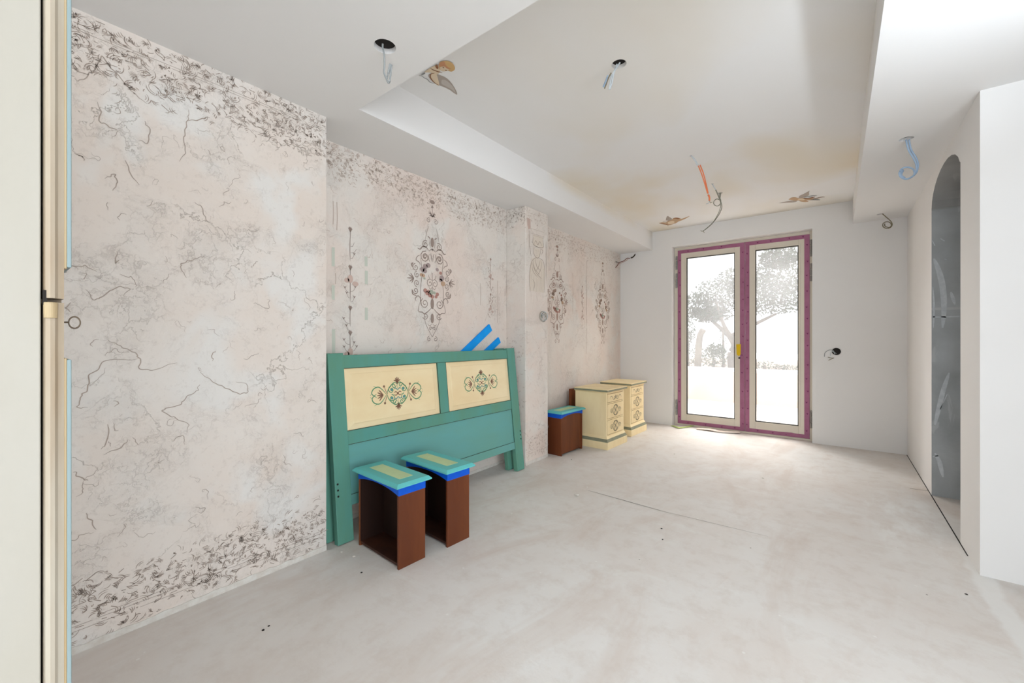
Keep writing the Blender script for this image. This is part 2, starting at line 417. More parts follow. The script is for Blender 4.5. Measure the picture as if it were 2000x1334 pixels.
for path, w in (([(1824, 505), (1834, 530), (1841, 560), (1844, 600), (1841, 640)], .035), ([(1857, 570), (1861, 582), (1865, 595)], .02), ([(1854, 728), (1843, 760), (1833, 800), (1826, 830)], .028), ([(1836, 800), (1850, 770)], .018),
                ([(1826, 885), (1834, 900), (1838, 915), (1842, 932)], .026), ([(1822, 892), (1832, 890)], .03), ([(1837, 466), (1845, 471)], .02), ([(1845, 506), (1849, 507)], .012), ([(1822, 560), (1824, 600), (1823, 640)], .012), ([(1821, 470), (1826, 480)], .02), ([(1822, 619), (1845, 619), (1874, 618)], .010)):
    ik.stroke([(q.x, q.z) for q in (on_y(u, v, 4.4755) for u, v in path)], w, w > .011)
ik.build('plaster_smear', 'smear', wall_right, 'stuff')
struct(MB().box(1.5, 1.6, 3.3, YB, 0, Z1).build('wall_niche', 'concrete'))
struct(MB().box(1.5, 3.8, 3.116, 3.3, 0, Z1).build('wall_right_return', 'white'))
# walls with daylight openings behind and beside the camera
mb = MB()
for b in ((3.5, 3.8, -3.1, -2.05, 0, Z1), (3.5, 3.8, 1.05, 3.116, 0, Z1), (3.5, 3.8, -2.05, 1.05, 2.38, Z1), (3.5, 3.8, -2.05, 1.05, 0, .2)): mb.box(*b)
struct(mb.build('wall_side', 'white'))
mb = MB()
for b in ((-2.28, -.65, -3.1, -2.95, 0, Z1), (2.45, 3.5, -3.1, -2.95, 0, Z1), (-.65, 2.45, -3.1, -2.95, 2.33, Z1), (-.65, 2.45, -3.1, -2.95, 0, .38)): mb.box(*b)
struct(mb.build('wall_rear', 'white'))
struct(MB().box(1.25, 1.4, 1.6, 3.116, 0, Z1).build('wall_light_block', 'white'))  # unseen wall added to keep side daylight off the white wall
w = MB()
for y in (-2.05, -.54, .97): w.box(3.6, 3.67, y, y+.08, .2, 2.38)
w.box(3.6, 3.67, -2.05, 1.05, .2, .28).box(3.6, 3.67, -2.05, 1.05, 2.30, 2.38)
struct(w.build('window_1', 'doorframe'))
w = MB()
for x in (-.65, .86, 2.37): w.box(x, x+.08, -3.06, -2.99, .38, 2.33)
w.box(-.65, 2.45, -3.06, -2.99, .38, .46).box(-.65, 2.45, -3.06, -2.99, 2.25, 2.33)
struct(w.build('window_2', 'doorframe'))

# skim of white plaster along the foot of the decorated wall
def skim(name, x, y0, y1, h=.035):
    mb = MB(); k = int((y1-y0)/.03); pts = [(y0, 0)]
    pts += [(y0+(y1-y0)*i/k, h*(.75+.3*random.random())) for i in range(k+1)]; pts.append((y1, 0))
    mb.prism(pts, 'x', x-.004, x+.004); return struct(mb.build(name, 'chip'))
skim('baseboard_left', XN, -.6, 1.203, .03); skim('baseboard_left_pillar', XP, 3.16, 3.54, .03); skim('baseboard_left_recess', XR, 1.25, 3.15, .03)
# dark joint between floor and right wall, floor joints
MB().box(XW-.005, XW+.001, 3.35, YB, -.001, .0012).build('floor_joint', 'dark', floor)
a, b = on_z(1145, 957, 0), on_z(1310, 1003, 0)
ik = Ink(lambda x, y: Vector((x, y, .0012))); ik.stroke([(a.x, a.y), ((a.x+b.x)/2, (a.y+b.y)/2), (b.x, b.y)], .006, True); ik.build('floor_joint', 'groove', floor)
a, b = on_z(1777, 954, 0), on_z(1815, 959.5, 0)
ik = Ink(lambda x, y: Vector((x, y, .0012))); ik.stroke([(a.x, a.y), (b.x, b.y)], .007, False); ik.build('floor_joint', 'groove', floor)
a, b = on_z(1300, 1000, 0), on_z(1500, 1048, 0)
ik = Ink(lambda x, y: Vector((x, y, .0012))); ik.stroke([(a.x, a.y), ((a.x+b.x)/2, (a.y+b.y)/2), (b.x, b.y)], .003, True); ik.build('floor_joint', 'groove', floor)

# ---------------------------------------------------------------- relief and painting on the plaster
OFF = .0012
def wallf(x): return lambda a, b: Vector((x+OFF, a, b))
def curls(f, a0, a1, b0, b1, dens, w, lines=(), ragged=0, mat='gouge', parent=None, name='frieze_relief'):
    ik = Ink(f); area_ = (a1-a0)*(b1-b0); k = int(area_*dens)
    for _ in range(k):
        a = random.uniform(a0, a1); b = random.uniform(b0, b1)
        if ragged > 0 and b < b0+ragged and random.random() < .55: continue
        if ragged < 0 and b > b1+ragged and random.random() < .55: continue
        t0 = random.uniform(0, 6.28); m = random.random()
        if m < .7:
            r = random.uniform(.006, .03)
            for j in range(random.choice((1, 2, 2, 3))):
                rr = r*(1-.28*j); sp = random.uniform(.5, 1.9)
                ik.stroke([(a+rr*math.cos(t0+sp*q/5), b+rr*math.sin(t0+sp*q/5)) for q in range(6)], w*random.uniform(.6, 1.3), True, False)
        elif m < .85:
            L = random.uniform(.012, .035); an = random.choice((0, .1, -.1, .6, -.6))
            ik.stroke([(a, b), (a+L*math.cos(an), b+L*math.sin(an))], w, False, False)
        else:
            for j in range(3):
                an = t0+j*.35; ik.stroke([(a, b), (a+.016*math.cos(an), b+.016*math.sin(an)), (a+.026*math.cos(an+.2), b+.026*math.sin(an+.2))], w, True, False)
    for z in lines:
        a = a0
        while a < a1:
            L = random.uniform(.06, .3); ik.stroke([(a, z+random.uniform(-.001, .001)), (min(a1, a+L), z)], w*.55, False, False); a += L+random.uniform(.0, .06)
    return ik.build(name, mat, parent, 'stuff')
NF, RF, PF = wallf(XN), wallf(XR), wallf(XP)
curls(NF, .15, 1.2, 2.20, 2.375, 3600, .0026, (2.375, 2.385), .05, 'gouge', wall_left)
curls(NF, .15, 1.2, 2.39, 2.45, 3600, .0026, (), 0, 'gouge', wall_left)
curls(NF, .15, 1.2, .085, .275, 3200, .0027, (.105, .118, .085), -.04, 'gouge', wall_left)
curls(NF, .15, 1.2, .04, .08, 1800, .003, (), 0, 'gouge', wall_left)
curls(RF, 1.25, 3.15, 2.21, 2.45, 2300, .0026, (2.385, 2.375), .06, 'gouge2', wall_recess)
curls(RF, 3.55, 5.86, 2.21, 2.45, 1100, .003, (2.385,), .06, 'gouge2', wall_recess)
curls(PF, 3.17, 3.535, 2.30, 2.45, 1100, .0025, (2.4,), .05, 'gouge2', wall_pillar)
curls(PF, 3.17, 3.535, .05, .33, 1500, .003, (.1, .12), -.08, 'gouge2', wall_pillar)
curls(lambda a, b: Vector((a, 3.158-OFF, b)), XR+.005, XP-.008, 2.25, 2.45, 1800, .0028, (2.4, 2.38), .05, 'gouge', wall_pillar)
curls(lambda a, b: Vector((a, 3.158-OFF, b)), XR+.005, XP-.008, .3, 1.2, 350, .0025, (), 0, 'gouge2', wall_pillar)
# cracks
def cracks(f, a0, a1, b0, b1, k, w, mat, parent, avoid=None):
    ik = Ink(f)
    for _ in range(k):
        a = random.uniform(a0, a1); b = random.uniform(b0, b1); an = random.uniform(0, 6.28); pts = [(a, b)]
        L = random.randint(5, 16)
        for j in range(L):
            an += random.gauss(0, .75); st = random.uniform(.003, .009)
            a += st*math.cos(an); b += st*math.sin(an)
            if not (a0 < a < a1 and b0 < b < b1): break
            pts.append((a, b))
        if len(pts) > 3: ik.stroke(pts, w*random.uniform(.5, 1.5), True)
    return ik.build('plaster_cracks', mat, parent, 'stuff')
cracks(NF, .15, 1.19, .3, 2.2, 130, .0018, 'gouge3', wall_left)
cracks(RF, 1.25, 3.14, 0.9, 2.25, 80, .0018, 'gouge2', wall_recess)
cracks(RF, 3.56, 5.85, .4, 2.25, 50, .0018, 'gouge2', wall_recess)
cracks(PF, 3.18, 3.53, .3, 1.2, 30, .002, 'gouge2', wall_pillar)
# large hand-placed cracks of the near wall (pixels of the photograph carried to the wall plane)
ik = Ink(NF)
for path in ([(143, 155), (160, 158), (180, 140), (200, 112), (225, 140), (245, 165), (270, 190), (292, 205)],
             [(190, 200), (195, 235), (215, 250), (235, 255)], [(280, 235), (292, 252), (290, 280), (265, 272)],
             [(368, 215), (366, 240), (358, 270), (362, 300), (345, 320)], [(366, 235), (395, 232), (415, 228)],
             [(245, 312), (255, 340), (275, 365)], [(380, 395), (395, 405), (400, 425), (415, 440)],
             [(400, 500), (380, 505), (355, 515), (353, 530), (370, 546)], [(228, 490), (225, 515), (240, 505)],
             [(165, 565), (185, 585), (200, 578), (230, 560), (255, 565), (235, 582)],
             [(210, 665), (235, 675), (265, 690), (275, 705), (272, 720), (300, 722), (360, 705)],
             [(272, 700), (205, 705), (175, 735), (172, 760), (155, 775), (152, 795), (175, 797)],
             [(390, 725), (415, 745), (440, 758), (468, 770), (485, 765), (480, 750), (455, 742)],
             [(390, 750), (385, 765), (362, 775), (355, 790), (325, 798), (315, 803), (340, 815), (368, 828), (365, 850)],
             [(422, 685), (413, 695), (418, 710)], [(210, 828), (213, 850), (205, 870), (195, 878)], [(250, 860), (235, 875), (195, 890)],
             [(145, 300), (160, 305), (165, 318)], [(143, 920), (160, 935), (178, 940)], [(168, 1002), (180, 1020), (190, 1040)],
             [(205, 350), (225, 340), (228, 360), (215, 380)], [(140, 610), (128, 600), (140, 590)]):
    q = [on_x(u, v, XN) for u, v in path]; jit = []
    for i in range(len(q)-1):
        for j in range(4):
            t = j/4; jit.append((q[i].y*(1-t)+q[i+1].y*t+random.gauss(0, .0022), q[i].z*(1-t)+q[i+1].z*t+random.gauss(0, .0022)))
    ik.stroke(jit, .0038, True)
ik.build('plaster_cracks', 'gouge3', wall_left, 'stuff')

# stencilled medallion (crop coordinates of the photograph, left half mirrored)
def medallion(yc, zc, fade):
    col = {0: 'ink', 1: 'ink2', 2: 'ink3'}[fade]
    f = lambda a, b: Vector((XR+OFF*1.6, yc+a, zc+b))
    L = lambda x, y: ((x-305)/900, .55-(y+.148*(305-x)-50)/1156)
    ik = Ink(f); W = .006; ik.thin = .72
    def both(fn):
        for s in (1, -1): fn(s)
    def sp(x, y, r, turns=1.3, st=90, hand=1, w=W):
        a, b = L(x, y)
        for s in (1, -1): ik.spiral(s*a, b, r/900, turns, R(st) if s == 1 else math.pi-R(st), hand*s, w)
    def ln(pts, w=W, taper=True):
        q = [L(*p) for p in pts]
        for s in (1, -1): ik.stroke([(s*a, b) for a, b in q], w, taper)
    def dot(x, y, rx, ry):
        a, b = L(x, y)
        for s in ((1, -1) if abs(a) > .004 else (1,)): ik.blob(s*a, b, rx/900, ry/1156)
    dot(305, 68, 24, 18); ik.poly([L(292, 122), L(318, 122), L(305, 92)]); ik.stroke([L(305, 120), L(305, 205)], W, False)
    for e in ((272, 172), (278, 200), (287, 156)): ln([(304, 205), (290, (e[1]+205)/2-10), e], .011)
    sp(272, 240, 20, 1.3, 60); ln([(272, 290), (258, 330), (248, 380), (240, 430)], .005); ln([(262, 385), (275, 395), (286, 412)], .012)
    dot(305, 440, 16, 46); ln([(283, 410), (280, 450), (288, 490)], .006)
    sp(242, 462, 30, 1.5, 60, 1, .008); ln([(172, 500), (195, 508), (215, 485), (245, 485), (272, 515)], .014)
    sp(238, 575, 42, 1.8, 80, 1, .010); sp(238, 575, 18, .9, 0, 1, .010); ln([(290, 540), (296, 570), (300, 620)], .007); ln([(278, 545), (270, 585), (282, 622)], .007)
    ln([(272, 520), (305, 500), (300, 520)], .01)
    ln([(196, 560), (170, 575), (160, 605), (185, 625), (198, 650)], .010); sp(156, 672, 28, 1.4, 100, 1, .009); ln([(128, 670), (122, 645), (135, 632)], .02)
    sp(166, 737, 24, 1.4, 90, 1, .008); sp(166, 812, 26, 1.4, -90, -1, .008)
    for e in ((82, 765), (94, 735), (104, 797), (112, 722), (122, 810)): ln([(140, 768), ((140+e[0])/2, (768+e[1])/2), e], .012)
    sp(155, 878, 26, 1.4, 180, 1, .010); ln([(125, 862), (130, 905), (165, 925)], .013); ln([(160, 970), (152, 950), (175, 925), (198, 950), (195, 980)], .010)
    ln([(200, 590), (212, 720), (200, 850), (200, 1000)], .006, False)
    sp(236, 995, 38, 1.6, 120, 1, .009); ln([(190, 985), (180, 1060), (215, 1075), (230, 1090), (262, 1075), (300, 1040)], .011)
    sp(242, 1112, 26, 1.4, 200, 1, .008); ln([(230, 1120), (248, 1190), (275, 1250), (304, 1310)], .006, False)
    dot(305, 1005, 16, 50); dot(305, 1140, 15, 46); ln([(302, 1190), (280, 1205), (262, 1185)], .006)
    sp(288, 1232, 15, 1.2, 0, 1, .007); ik.stroke([L(305, 1215), L(305, 1275)], .01); sp(276, 1326, 20, 1.2, 90, 1, .007)
    ik.stroke([L(305, 720), L(305, 880)], .006, False); sp(282, 815, 30, 1.2, 90, 1, .007); ln([(302, 790), (280, 770), (268, 735)], .006); ln([(270, 840), (285, 870), (305, 850)], .006)
    med = ik.build('stencil_medallion', col, wall_recess)
    def fruit(mat, pts):
        k = Ink(lambda a, b: Vector((XR+OFF*2.2, yc+a, zc+b)))
        for x, y, r in pts:
            a, b = L(x, y); k.blob(a, b, r/900, r/1156*1.1)
        k.build('painted_fruit', mat, med)
    fruit('plum' if fade == 0 else 'ink3', [(240, 662, 22), (268, 652, 20), (214, 690, 20), (236, 702, 20), (352, 690, 14), (395, 770, 24), (385, 790, 16)])
    fruit('rust', [(204, 738, 14), (224, 745, 14), (408, 822, 22)])
    fruit('red', [(240, 880, 18), (258, 905, 18), (282, 925, 18), (305, 940, 16), (270, 890, 14), (352, 920, 16), (340, 942, 14), (384, 722, 14)])
    fruit('sagep', [(295, 898, 22), (232, 770, 10), (325, 905, 12)])
medallion(2.212, 1.752, 0); medallion(4.089, 1.725, 1); medallion(5.272, 1.70, 2)

def garland(y, z0, z1, s=1., mat='ink'):
    rg = random.Random(int(y*100)); ik = Ink(lambda a, b: Vector((XR+OFF*1.6, y+a, b))); z = z1; ik.thin = .75
    while z > z0+.02:
        seg = rg.uniform(.12, .24)*s; zz = max(z0, z-seg)
        ik.stroke([(rg.uniform(-.003, .003), z), (rg.uniform(-.004, .004), (z+zz)/2), (0, zz+.035)], .006, True)
        ik.poly([(-.013*s, z-.002), (0, z-.024*s), (.013*s, z-.004), (.004, z+.010), (0, z+.003), (-.005, z+.011)])
        for j in range(3):
            zb = z-seg*(.3+.2*j)
            for sg in (-1, 1):
                if rg.random() < .35: continue
                e = (.022+.02*rg.random())*s; zb2 = zb+rg.uniform(-.015, .015)
                ik.stroke([(0, zb2-.03*s), (sg*e*.6, zb2-.024*s), (sg*e, zb2)], .0035, True)
                if rg.random() < .7: ik.poly([(sg*e-.010*s, zb2+.010*s), (sg*e, zb2-.008*s), (sg*e+.010*s, zb2+.008*s), (sg*e, zb2+.003*s)])
        z = zz
    g = ik.build('stencil_garland', mat, wall_recess)
    k = Ink(lambda a, b: Vector((XR+OFF*2.2, y+a, b)))
    for b in ([z0+.05, (z0+z1)/2+.1]): k.blob(.0, b, .017*s, .024*s); k.blob(.032*s, b-.03, .02*s, .014*s); k.blob(-.022*s, b-.012, .016*s, .014*s)
    k.build('painted_fruit', 'pinkp', g)
garland(1.504, 1.06, 1.93, 1.15); garland(2.92, 1.43, 1.94, .8, 'ink2'); garland(4.69, 1.43, 1.86, .8, 'ink3')
def bars(lst):
    for u0, u1, v0, v1 in lst:
        ik = Ink(RF); a = on_x(u0, v0, XR); b = on_x(u1, v1, XR); c = on_x((u0+u1)/2, v0, XR); d = on_x((u0+u1)/2, v1, XR)
        ik.f = lambda x, y: Vector((XR+OFF*1.4, x, y))
        ik.poly([(a.y, c.z), (b.y, c.z), (b.y, d.z), (a.y, d.z)]); ik.build('stencil_bar', 'barg', wall_recess)
bars([(647.5, 653.5, 483, 520), (647.5, 653.5, 557, 585), (648, 654.5, 643, 690), (712, 717.5, 501, 520), (712.5, 718, 529, 555), (712.5, 718, 601, 625)])
ik = Ink(lambda a, b: Vector((XR+OFF*1.5, a, b)))
for y, z0, z1 in ((1.385, 1.93, 2.08), (1.41, 1.9, 2.08), (1.40, 1.55, 1.62), (4.80, 1.0, 2.2), (4.795, 1.5, 2.0), (4.45, 1.5, 2.0), (2.78, 1.5, 1.7), (3.02, 1.35, 1.75)):
    ik.stroke([(y, z0), (y+.003, (z0+z1)/2), (y, z1)], .004, False)
ik.build('stencil_line', 'gouge2', wall_recess)

# draped figure in faint relief on the pillar
ik = Ink(lambda a, b: Vector((XP+OFF*1.2, a, b)))
yc = 3.36
def PP(u, v): q = on_x(u, v, XP); return (q.y, q.z)
k = Ink(ik.f)
k.poly([PP(1041, 458), PP(1060, 464), PP(1061, 484), PP(1042, 478)])
k.poly([PP(1043, 484), PP(1053, 486), PP(1055, 496), PP(1051, 503), PP(1047, 502), PP(1043, 494)])
k.poly([PP(1038, 505), PP(1047, 502), PP(1051, 506), PP(1058, 508), PP(1064, 530), PP(1062, 572), PP(1034, 568), PP(1034, 530)])
k.build('figure_highlight', 'reliefp', wall_pillar)
ik.f = lambda a, b: Vector((XP+OFF*1.8, a, b))
for path in ([(1036, 446), (1062, 454)], [(1037, 455), (1062, 463)], [(1040, 459), (1061, 466)], [(1041, 462), (1042, 478), (1060, 484), (1060, 468)],
             [(1043, 478), (1046, 470), (1050, 478), (1054, 472), (1058, 481)], [(1043, 483), (1042, 494), (1047, 503), (1052, 503), (1055, 494), (1055, 486)],
             [(1055, 486), (1060, 490), (1057, 498)], [(1047, 503), (1040, 508), (1036, 520), (1034, 545), (1035, 570)], [(1052, 504), (1060, 510), (1064, 530), (1063, 572)],
             [(1045, 505), (1048, 520), (1056, 530)], [(1041, 508), (1044, 525), (1054, 537)], [(1038, 515), (1041, 530), (1050, 542)], [(1057, 510), (1056, 525), (1050, 538)],
             [(1037, 535), (1039, 560)], [(1042, 540), (1042, 566)], [(1047, 543), (1047, 570)], [(1052, 540), (1053, 568)], [(1057, 530), (1058, 566)], [(1061, 525), (1061, 560)],
             [(1066, 470), (1067, 520), (1068, 560)], [(1033, 450), (1034, 480), (1037, 500)], [(1039, 512), (1046, 532), (1058, 545)], [(1055, 508), (1052, 520), (1046, 530)], [(1040, 545), (1044, 555), (1041, 568)], [(1050, 545), (1050, 560)], [(1055, 540), (1056, 570)], [(1045, 488), (1048, 490)], [(1050, 490), (1053, 491)], [(1048, 491), (1048, 496)], [(1047, 499), (1050, 500)], [(1036, 560), (1037, 580)], [(1060, 565), (1060, 585)], [(1048, 572), (1049, 588)]):
    ik.stroke([PP(*q) for q in path], .0065, True)
ik.build('figure_relief', 'relief', wall_pillar)
k = Ink(lambda a, b: Vector((XP+OFF, a, b))); k.poly([PP(1029, 425), PP(1036, 428), PP(1036, 446), PP(1032, 448), PP(1030, 440)]); k.build('figure_drapery', 'pinkp', wall_pillar)

# painted cherubs on the ceiling
def ceiling_art(name, org, sc, layers):
    root = None
    for i, (mat, kind, pts, w) in enumerate(layers):
        zz = Z2-.0012-.0004*i
        q = [on_z(org[0]+x/sc, org[1]+y/sc, Z2) for x, y in pts]
        ik = Ink(lambda a, b, zz=zz: Vector((a, b, zz)))
        if kind == 'p': ik.poly([(p.x, p.y) for p in catmull([Vector((p.x, p.y, 0)) for p in q+[q[0]]], 3)[:-1]])
        else: ik.stroke([(p.x, p.y) for p in q], w, True)
        o = ik.build(name if i == 0 else 'painted_detail', mat, root or ceiling)
        if i == 0: root = o
ceiling_art('painted_cherub', (810, 100), 13.34, [
    ('wing', 'p', [(370, 590), (350, 640), (400, 720), (500, 810), (630, 880), (760, 930), (920, 1010), (1020, 1085), (1105, 1125), (1090, 1050), (1020, 920), (920, 780), (800, 680), (640, 610), (520, 560)], 0),
    ('wing2', 'p', [(700, 740), (700, 840), (800, 900), (950, 980), (1060, 1070), (1000, 930), (880, 800), (780, 740)], 0),
    ('skin', 'p', [(240, 540), (380, 440), (520, 370), (620, 370), (660, 480), (640, 560), (520, 620), (440, 560), (330, 545)], 0),
    ('skin', 'p', [(430, 560), (560, 590), (600, 680), (640, 860), (600, 880), (500, 800), (430, 690)], 0),
    ('hair', 'p', [(620, 340), (660, 270), (760, 240), (880, 245), (980, 300), (1040, 390), (1040, 470), (960, 520), (860, 500), (760, 510), (690, 500), (640, 430)], 0),
    ('hair2', 'p', [(625, 330), (680, 270), (770, 260), (800, 330), (860, 400), (960, 450), (860, 450), (780, 400), (690, 380), (650, 400)], 0),
    ('skin', 'p', [(660, 400), (760, 380), (830, 430), (900, 470), (840, 500), (720, 510), (670, 470)], 0),
    ('outline', 's', [(400, 425), (500, 480), (620, 520), (720, 550)], .006),
    ('outline', 's', [(520, 550), (420, 580), (410, 660), (470, 760), (540, 820), (630, 870)], .006),
    ('outline', 'p', [(540, 340), (580, 330), (615, 380), (610, 440), (570, 430), (540, 390)], 0),
    ('dgrey', 'p', [(160, 590), (250, 535), (270, 560), (200, 600)], 0),
    ('dgrey', 's', [(100, 610), (180, 620), (260, 680), (330, 710), (390, 780), (460, 805), (520, 810)], .005),
    ('outline', 's', [(725, 390), (750, 400), (765, 410)], .008), ('outline', 's', [(790, 465), (815, 470), (840, 480)], .008)])
ceiling_art('painted_cherub', (1280, 400), 25, [
    ('ginger', 'p', [(170, 885), (330, 850), (520, 850), (640, 770), (790, 720), (900, 640), (1050, 620), (1200, 650), (1260, 680), (1400, 640), (1680, 540), (1500, 660), (1300, 750), (1120, 820), (1000, 900), (900, 920), (780, 970), (640, 990), (500, 930), (330, 920)], 0),
    ('wing', 'p', [(510, 740), (540, 620), (600, 540), (700, 600), (790, 650), (790, 720), (650, 770)], 0),
    ('skin', 'p', [(600, 860), (700, 800), (900, 780), (920, 880), (760, 940), (640, 930)], 0),
    ('outline', 'p', [(830, 690), (920, 640), (1050, 625), (1190, 660), (1100, 690), (960, 660)], 0),
    ('outline', 's', [(180, 885), (320, 910), (470, 940), (640, 985), (800, 950)], .02),
    ('outline', 's', [(350, 810), (450, 785), (600, 785), (740, 785)], .012), ('outline', 's', [(620, 980), (620, 1040)], .012)])
ceiling_art('painted_cherub', (1510, 360), 18.18, [
    ('ginger', 'p', [(545, 535), (640, 470), (780, 455), (880, 480), (1050, 470), (1200, 500), (1400, 490), (1450, 540), (1300, 560), (1180, 570), (1260, 605), (1100, 625), (960, 600), (900, 570), (780, 575), (640, 560)], 0),
    ('wing', 'p', [(190, 665), (380, 620), (560, 590), (780, 575), (860, 590), (740, 635), (520, 650)], 0),
    ('wing', 'p', [(905, 440), (960, 390), (1100, 330), (1300, 220), (1270, 270), (1270, 380), (1150, 430), (1040, 470), (940, 480)], 0),
    ('skin', 'p', [(860, 520), (960, 490), (1100, 500), (1100, 550), (950, 560)], 0),
    ('dgrey', 's', [(1080, 435), (1300, 425), (1420, 400), (1560, 395)], .02), ('outline', 's', [(1070, 480), (1250, 500), (1400, 460), (1490, 435)], .03),
    ('outline', 's', [(1400, 500), (1520, 500), (1680, 450), (1840, 440)], .015), ('dgrey', 's', [(1300, 545), (1500, 535), (1660, 545)], .03)])

# ================================================================== BALCONY DOOR
YD = 5.985
fr = MB(); fr.box(-1.79, -1.746, YD, YD+.07, 0, 2.462, .003).box(-.246, -.221, YD, YD+.07, 0, 2.462, .003).box(-1.746, -.246, YD, YD+.07, 2.424, 2.462, .003)
door = struct(fr.build('door_1', 'doorframe'))
def leaf(x0, x1, g0, g1):
    z0, z1, h0, h1 = .022, 2.422, .158, 2.308
    mb = MB(); mb.box(x0, g0, YD-.006, YD+.06, z0, z1, .004).box(g1, x1, YD-.006, YD+.06, z0, z1, .004).box(g0, g1, YD-.006, YD+.06, z0, h0, .004).box(g0, g1, YD-.006, YD+.06, h1, z1, .004)
    lf = mb.build('door_leaf', 'doorframe', door)
    g = MB(); t = .009
    g.box(g0-.001, g0+t, YD-.004, YD+.03, h0, h1).box(g1-t, g1+.001, YD-.004, YD+.03, h0, h1).box(g0, g1, YD-.004, YD+.03, h1-t, h1+.001).box(g0, g1, YD-.004, YD+.03, h0-.001, h0+t)
    g.build('glazing_gasket', 'gasket', lf)
    b = MB(); t = .016
    b.box(g0-t, g0, YD-.012, YD-.005, h0-t, h1+t, .003).box(g1, g1+t, YD-.012, YD-.005, h0-t, h1+t, .003).box(g0, g1, YD-.012, YD-.005, h1, h1+t, .003).box(g0, g1, YD-.012, YD-.005, h0-t, h0, .003)
    b.build('glazing_bead', 'doorframe', lf)
    MB().box(g0, g1, YD+.024, YD+.030, h0, h1).build('pane', 'film', lf)
    return lf
XS = -.918
leaf_l = leaf(-1.744, XS-.002, -1.628, -1.033); leaf_r = leaf(XS+.002, -.248, -.803, -.356)
# mauve masking tape round the leaves, with its printed marks
YT = YD-.0085
tapes = [(-1.744, -1.699, .022, 2.422), (-.300, -.249, .022, 2.422), (-1.699, -.974, 2.376, 2.422), (-.868, -.300, 2.376, 2.422), (-.974, XS-.003, .02, 2.422), (XS+.003, -.868, .02, 2.422), (-1.699, -.974, .022, .068), (-.868, -.300, .022, .066)]
for i, (x0, x1, z0, z1) in enumerate(tapes):
    lf = leaf_l if x1 <= XS else leaf_r
    t = MB().box(x0, x1, YT-(.0008 if i in (0, 1, 4, 5) else 0), YD-.004, z0, z1).build('masking_tape', 'pinktape', lf)
    k = Ink(lambda a, b: Vector((a, YT-.0016, b))); vert = (z1-z0) > (x1-x0)
    L = (z1-z0) if vert else (x1-x0); d = .09
    while d < L:
        x = (x0+x1)/2+(random.uniform(-.008, .008) if vert else 0); z = (z0+z1)/2+(0 if vert else random.uniform(-.006, .006))
        if vert: z = z0+d
        else: x = x0+d
        k.poly([(x-.011, z+.006), (x+.012, z+.008), (x+.004, z-.012), (x-.004, z-.002)])
        d += random.uniform(.13, .24)
    k.build('tape_print', 'tapeprint', t)
# loose flap of tape at the foot of the right leaf
MB().prism([(-.56, .066), (-.42, .072), (-.33, .052), (-.285, .022), (-.40, .03), (-.5, .05)], 'y', YT-.006, YT-.002).build('tape_flap', 'pinktape', leaf_r)
# hinges
for x, zs in ((-1.758, ((2.16, 2.35), (1.905, 2.11), (.135, .35))), (-.235, ((2.16, 2.36), (1.87, 2.08), (.15, .36)))):
    for z0, z1 in zs:
        h = MB(); step = (z1-z0)/3
        for j in range(3): h.lathe([(.0, z0+j*step), (.011, z0+j*step+.001), (.011, z0+(j+1)*step-.006), (.0, z0+(j+1)*step-.005)], 12, Matrix.Translation((x, YD-.016, 0)))
        h.box(x-.002, x+.002, YD-.012, YD+.01, z0, z1)
        h.build('hinge', 'steel', door)
# lock and yellow tag
q = on_y(1442.5, 684, YD-.02)
mb = MB(); mb.prism([(q.x-.026, q.z+.075), (q.x+.024, q.z+.078), (q.x+.022, q.z-.055), (q.x+.004, q.z-.075), (q.x-.02, q.z-.06)], 'y', YD-.020, YD-.014)
tag(mb.build('hang_tag', 'yellow'), 'small yellow tag hanging at the lock of the balcony door', 'tag')
MB().lathe([(.0, -.012), (.012, -.01), (.012, .012)], 16, Matrix.Translation((q.x+.008, YD-.008, q.z-.1)) @ Matrix.Rotation(R(90), 4, 'X')).build('lock_cylinder', 'gasket', leaf_l)
MB().box(-1.79, -.221, YD-.01, YD+.3, -.0005, .02, .003).build('door_sill', 'doorframe', door)
# strips lying at the foot of the door
def strip(name, pts, w, mat, label, cat, th=.004):
    mb = MB(); P = [on_z(u, v, 0) for u, v in pts]; up = []
    for i, p in enumerate(P):
        d = (P[min(i+1, len(P)-1)]-P[max(i-1, 0)]).normalized(); nn = Vector((-d.y, d.x, 0))*w/2; z = .001+(.012 if i % 2 else .002)
        up.append([mb.bm.verts.new(p+nn*s+Vector((0, 0, zz))) for s, zz in ((1, z), (-1, z), (-1, z+th), (1, z+th))])
    for i in range(len(up)-1):
        for k in range(4): mb.bm.faces.new((up[i][k], up[i][(k+1) % 4], up[i+1][(k+1) % 4], up[i+1][k]))
    mb.bm.faces.new(up[0]); mb.bm.faces.new(up[-1][::-1])
    return tag(mb.build(name, mat), label, cat)
strip('tape_strip', [(1313, 832), (1326, 837.5), (1345, 834), (1358, 832), (1370, 830.5), (1384, 833)], .045, 'greentape', 'crumpled lime green tape lying at the foot of the balcony door', 'tape')
strip('foam_strip', [(1362, 838), (1385, 841), (1410, 844.5), (1444, 846.5)], .09, 'foam', 'whitish foam strip lying along the balcony door sill', 'strip', .008)

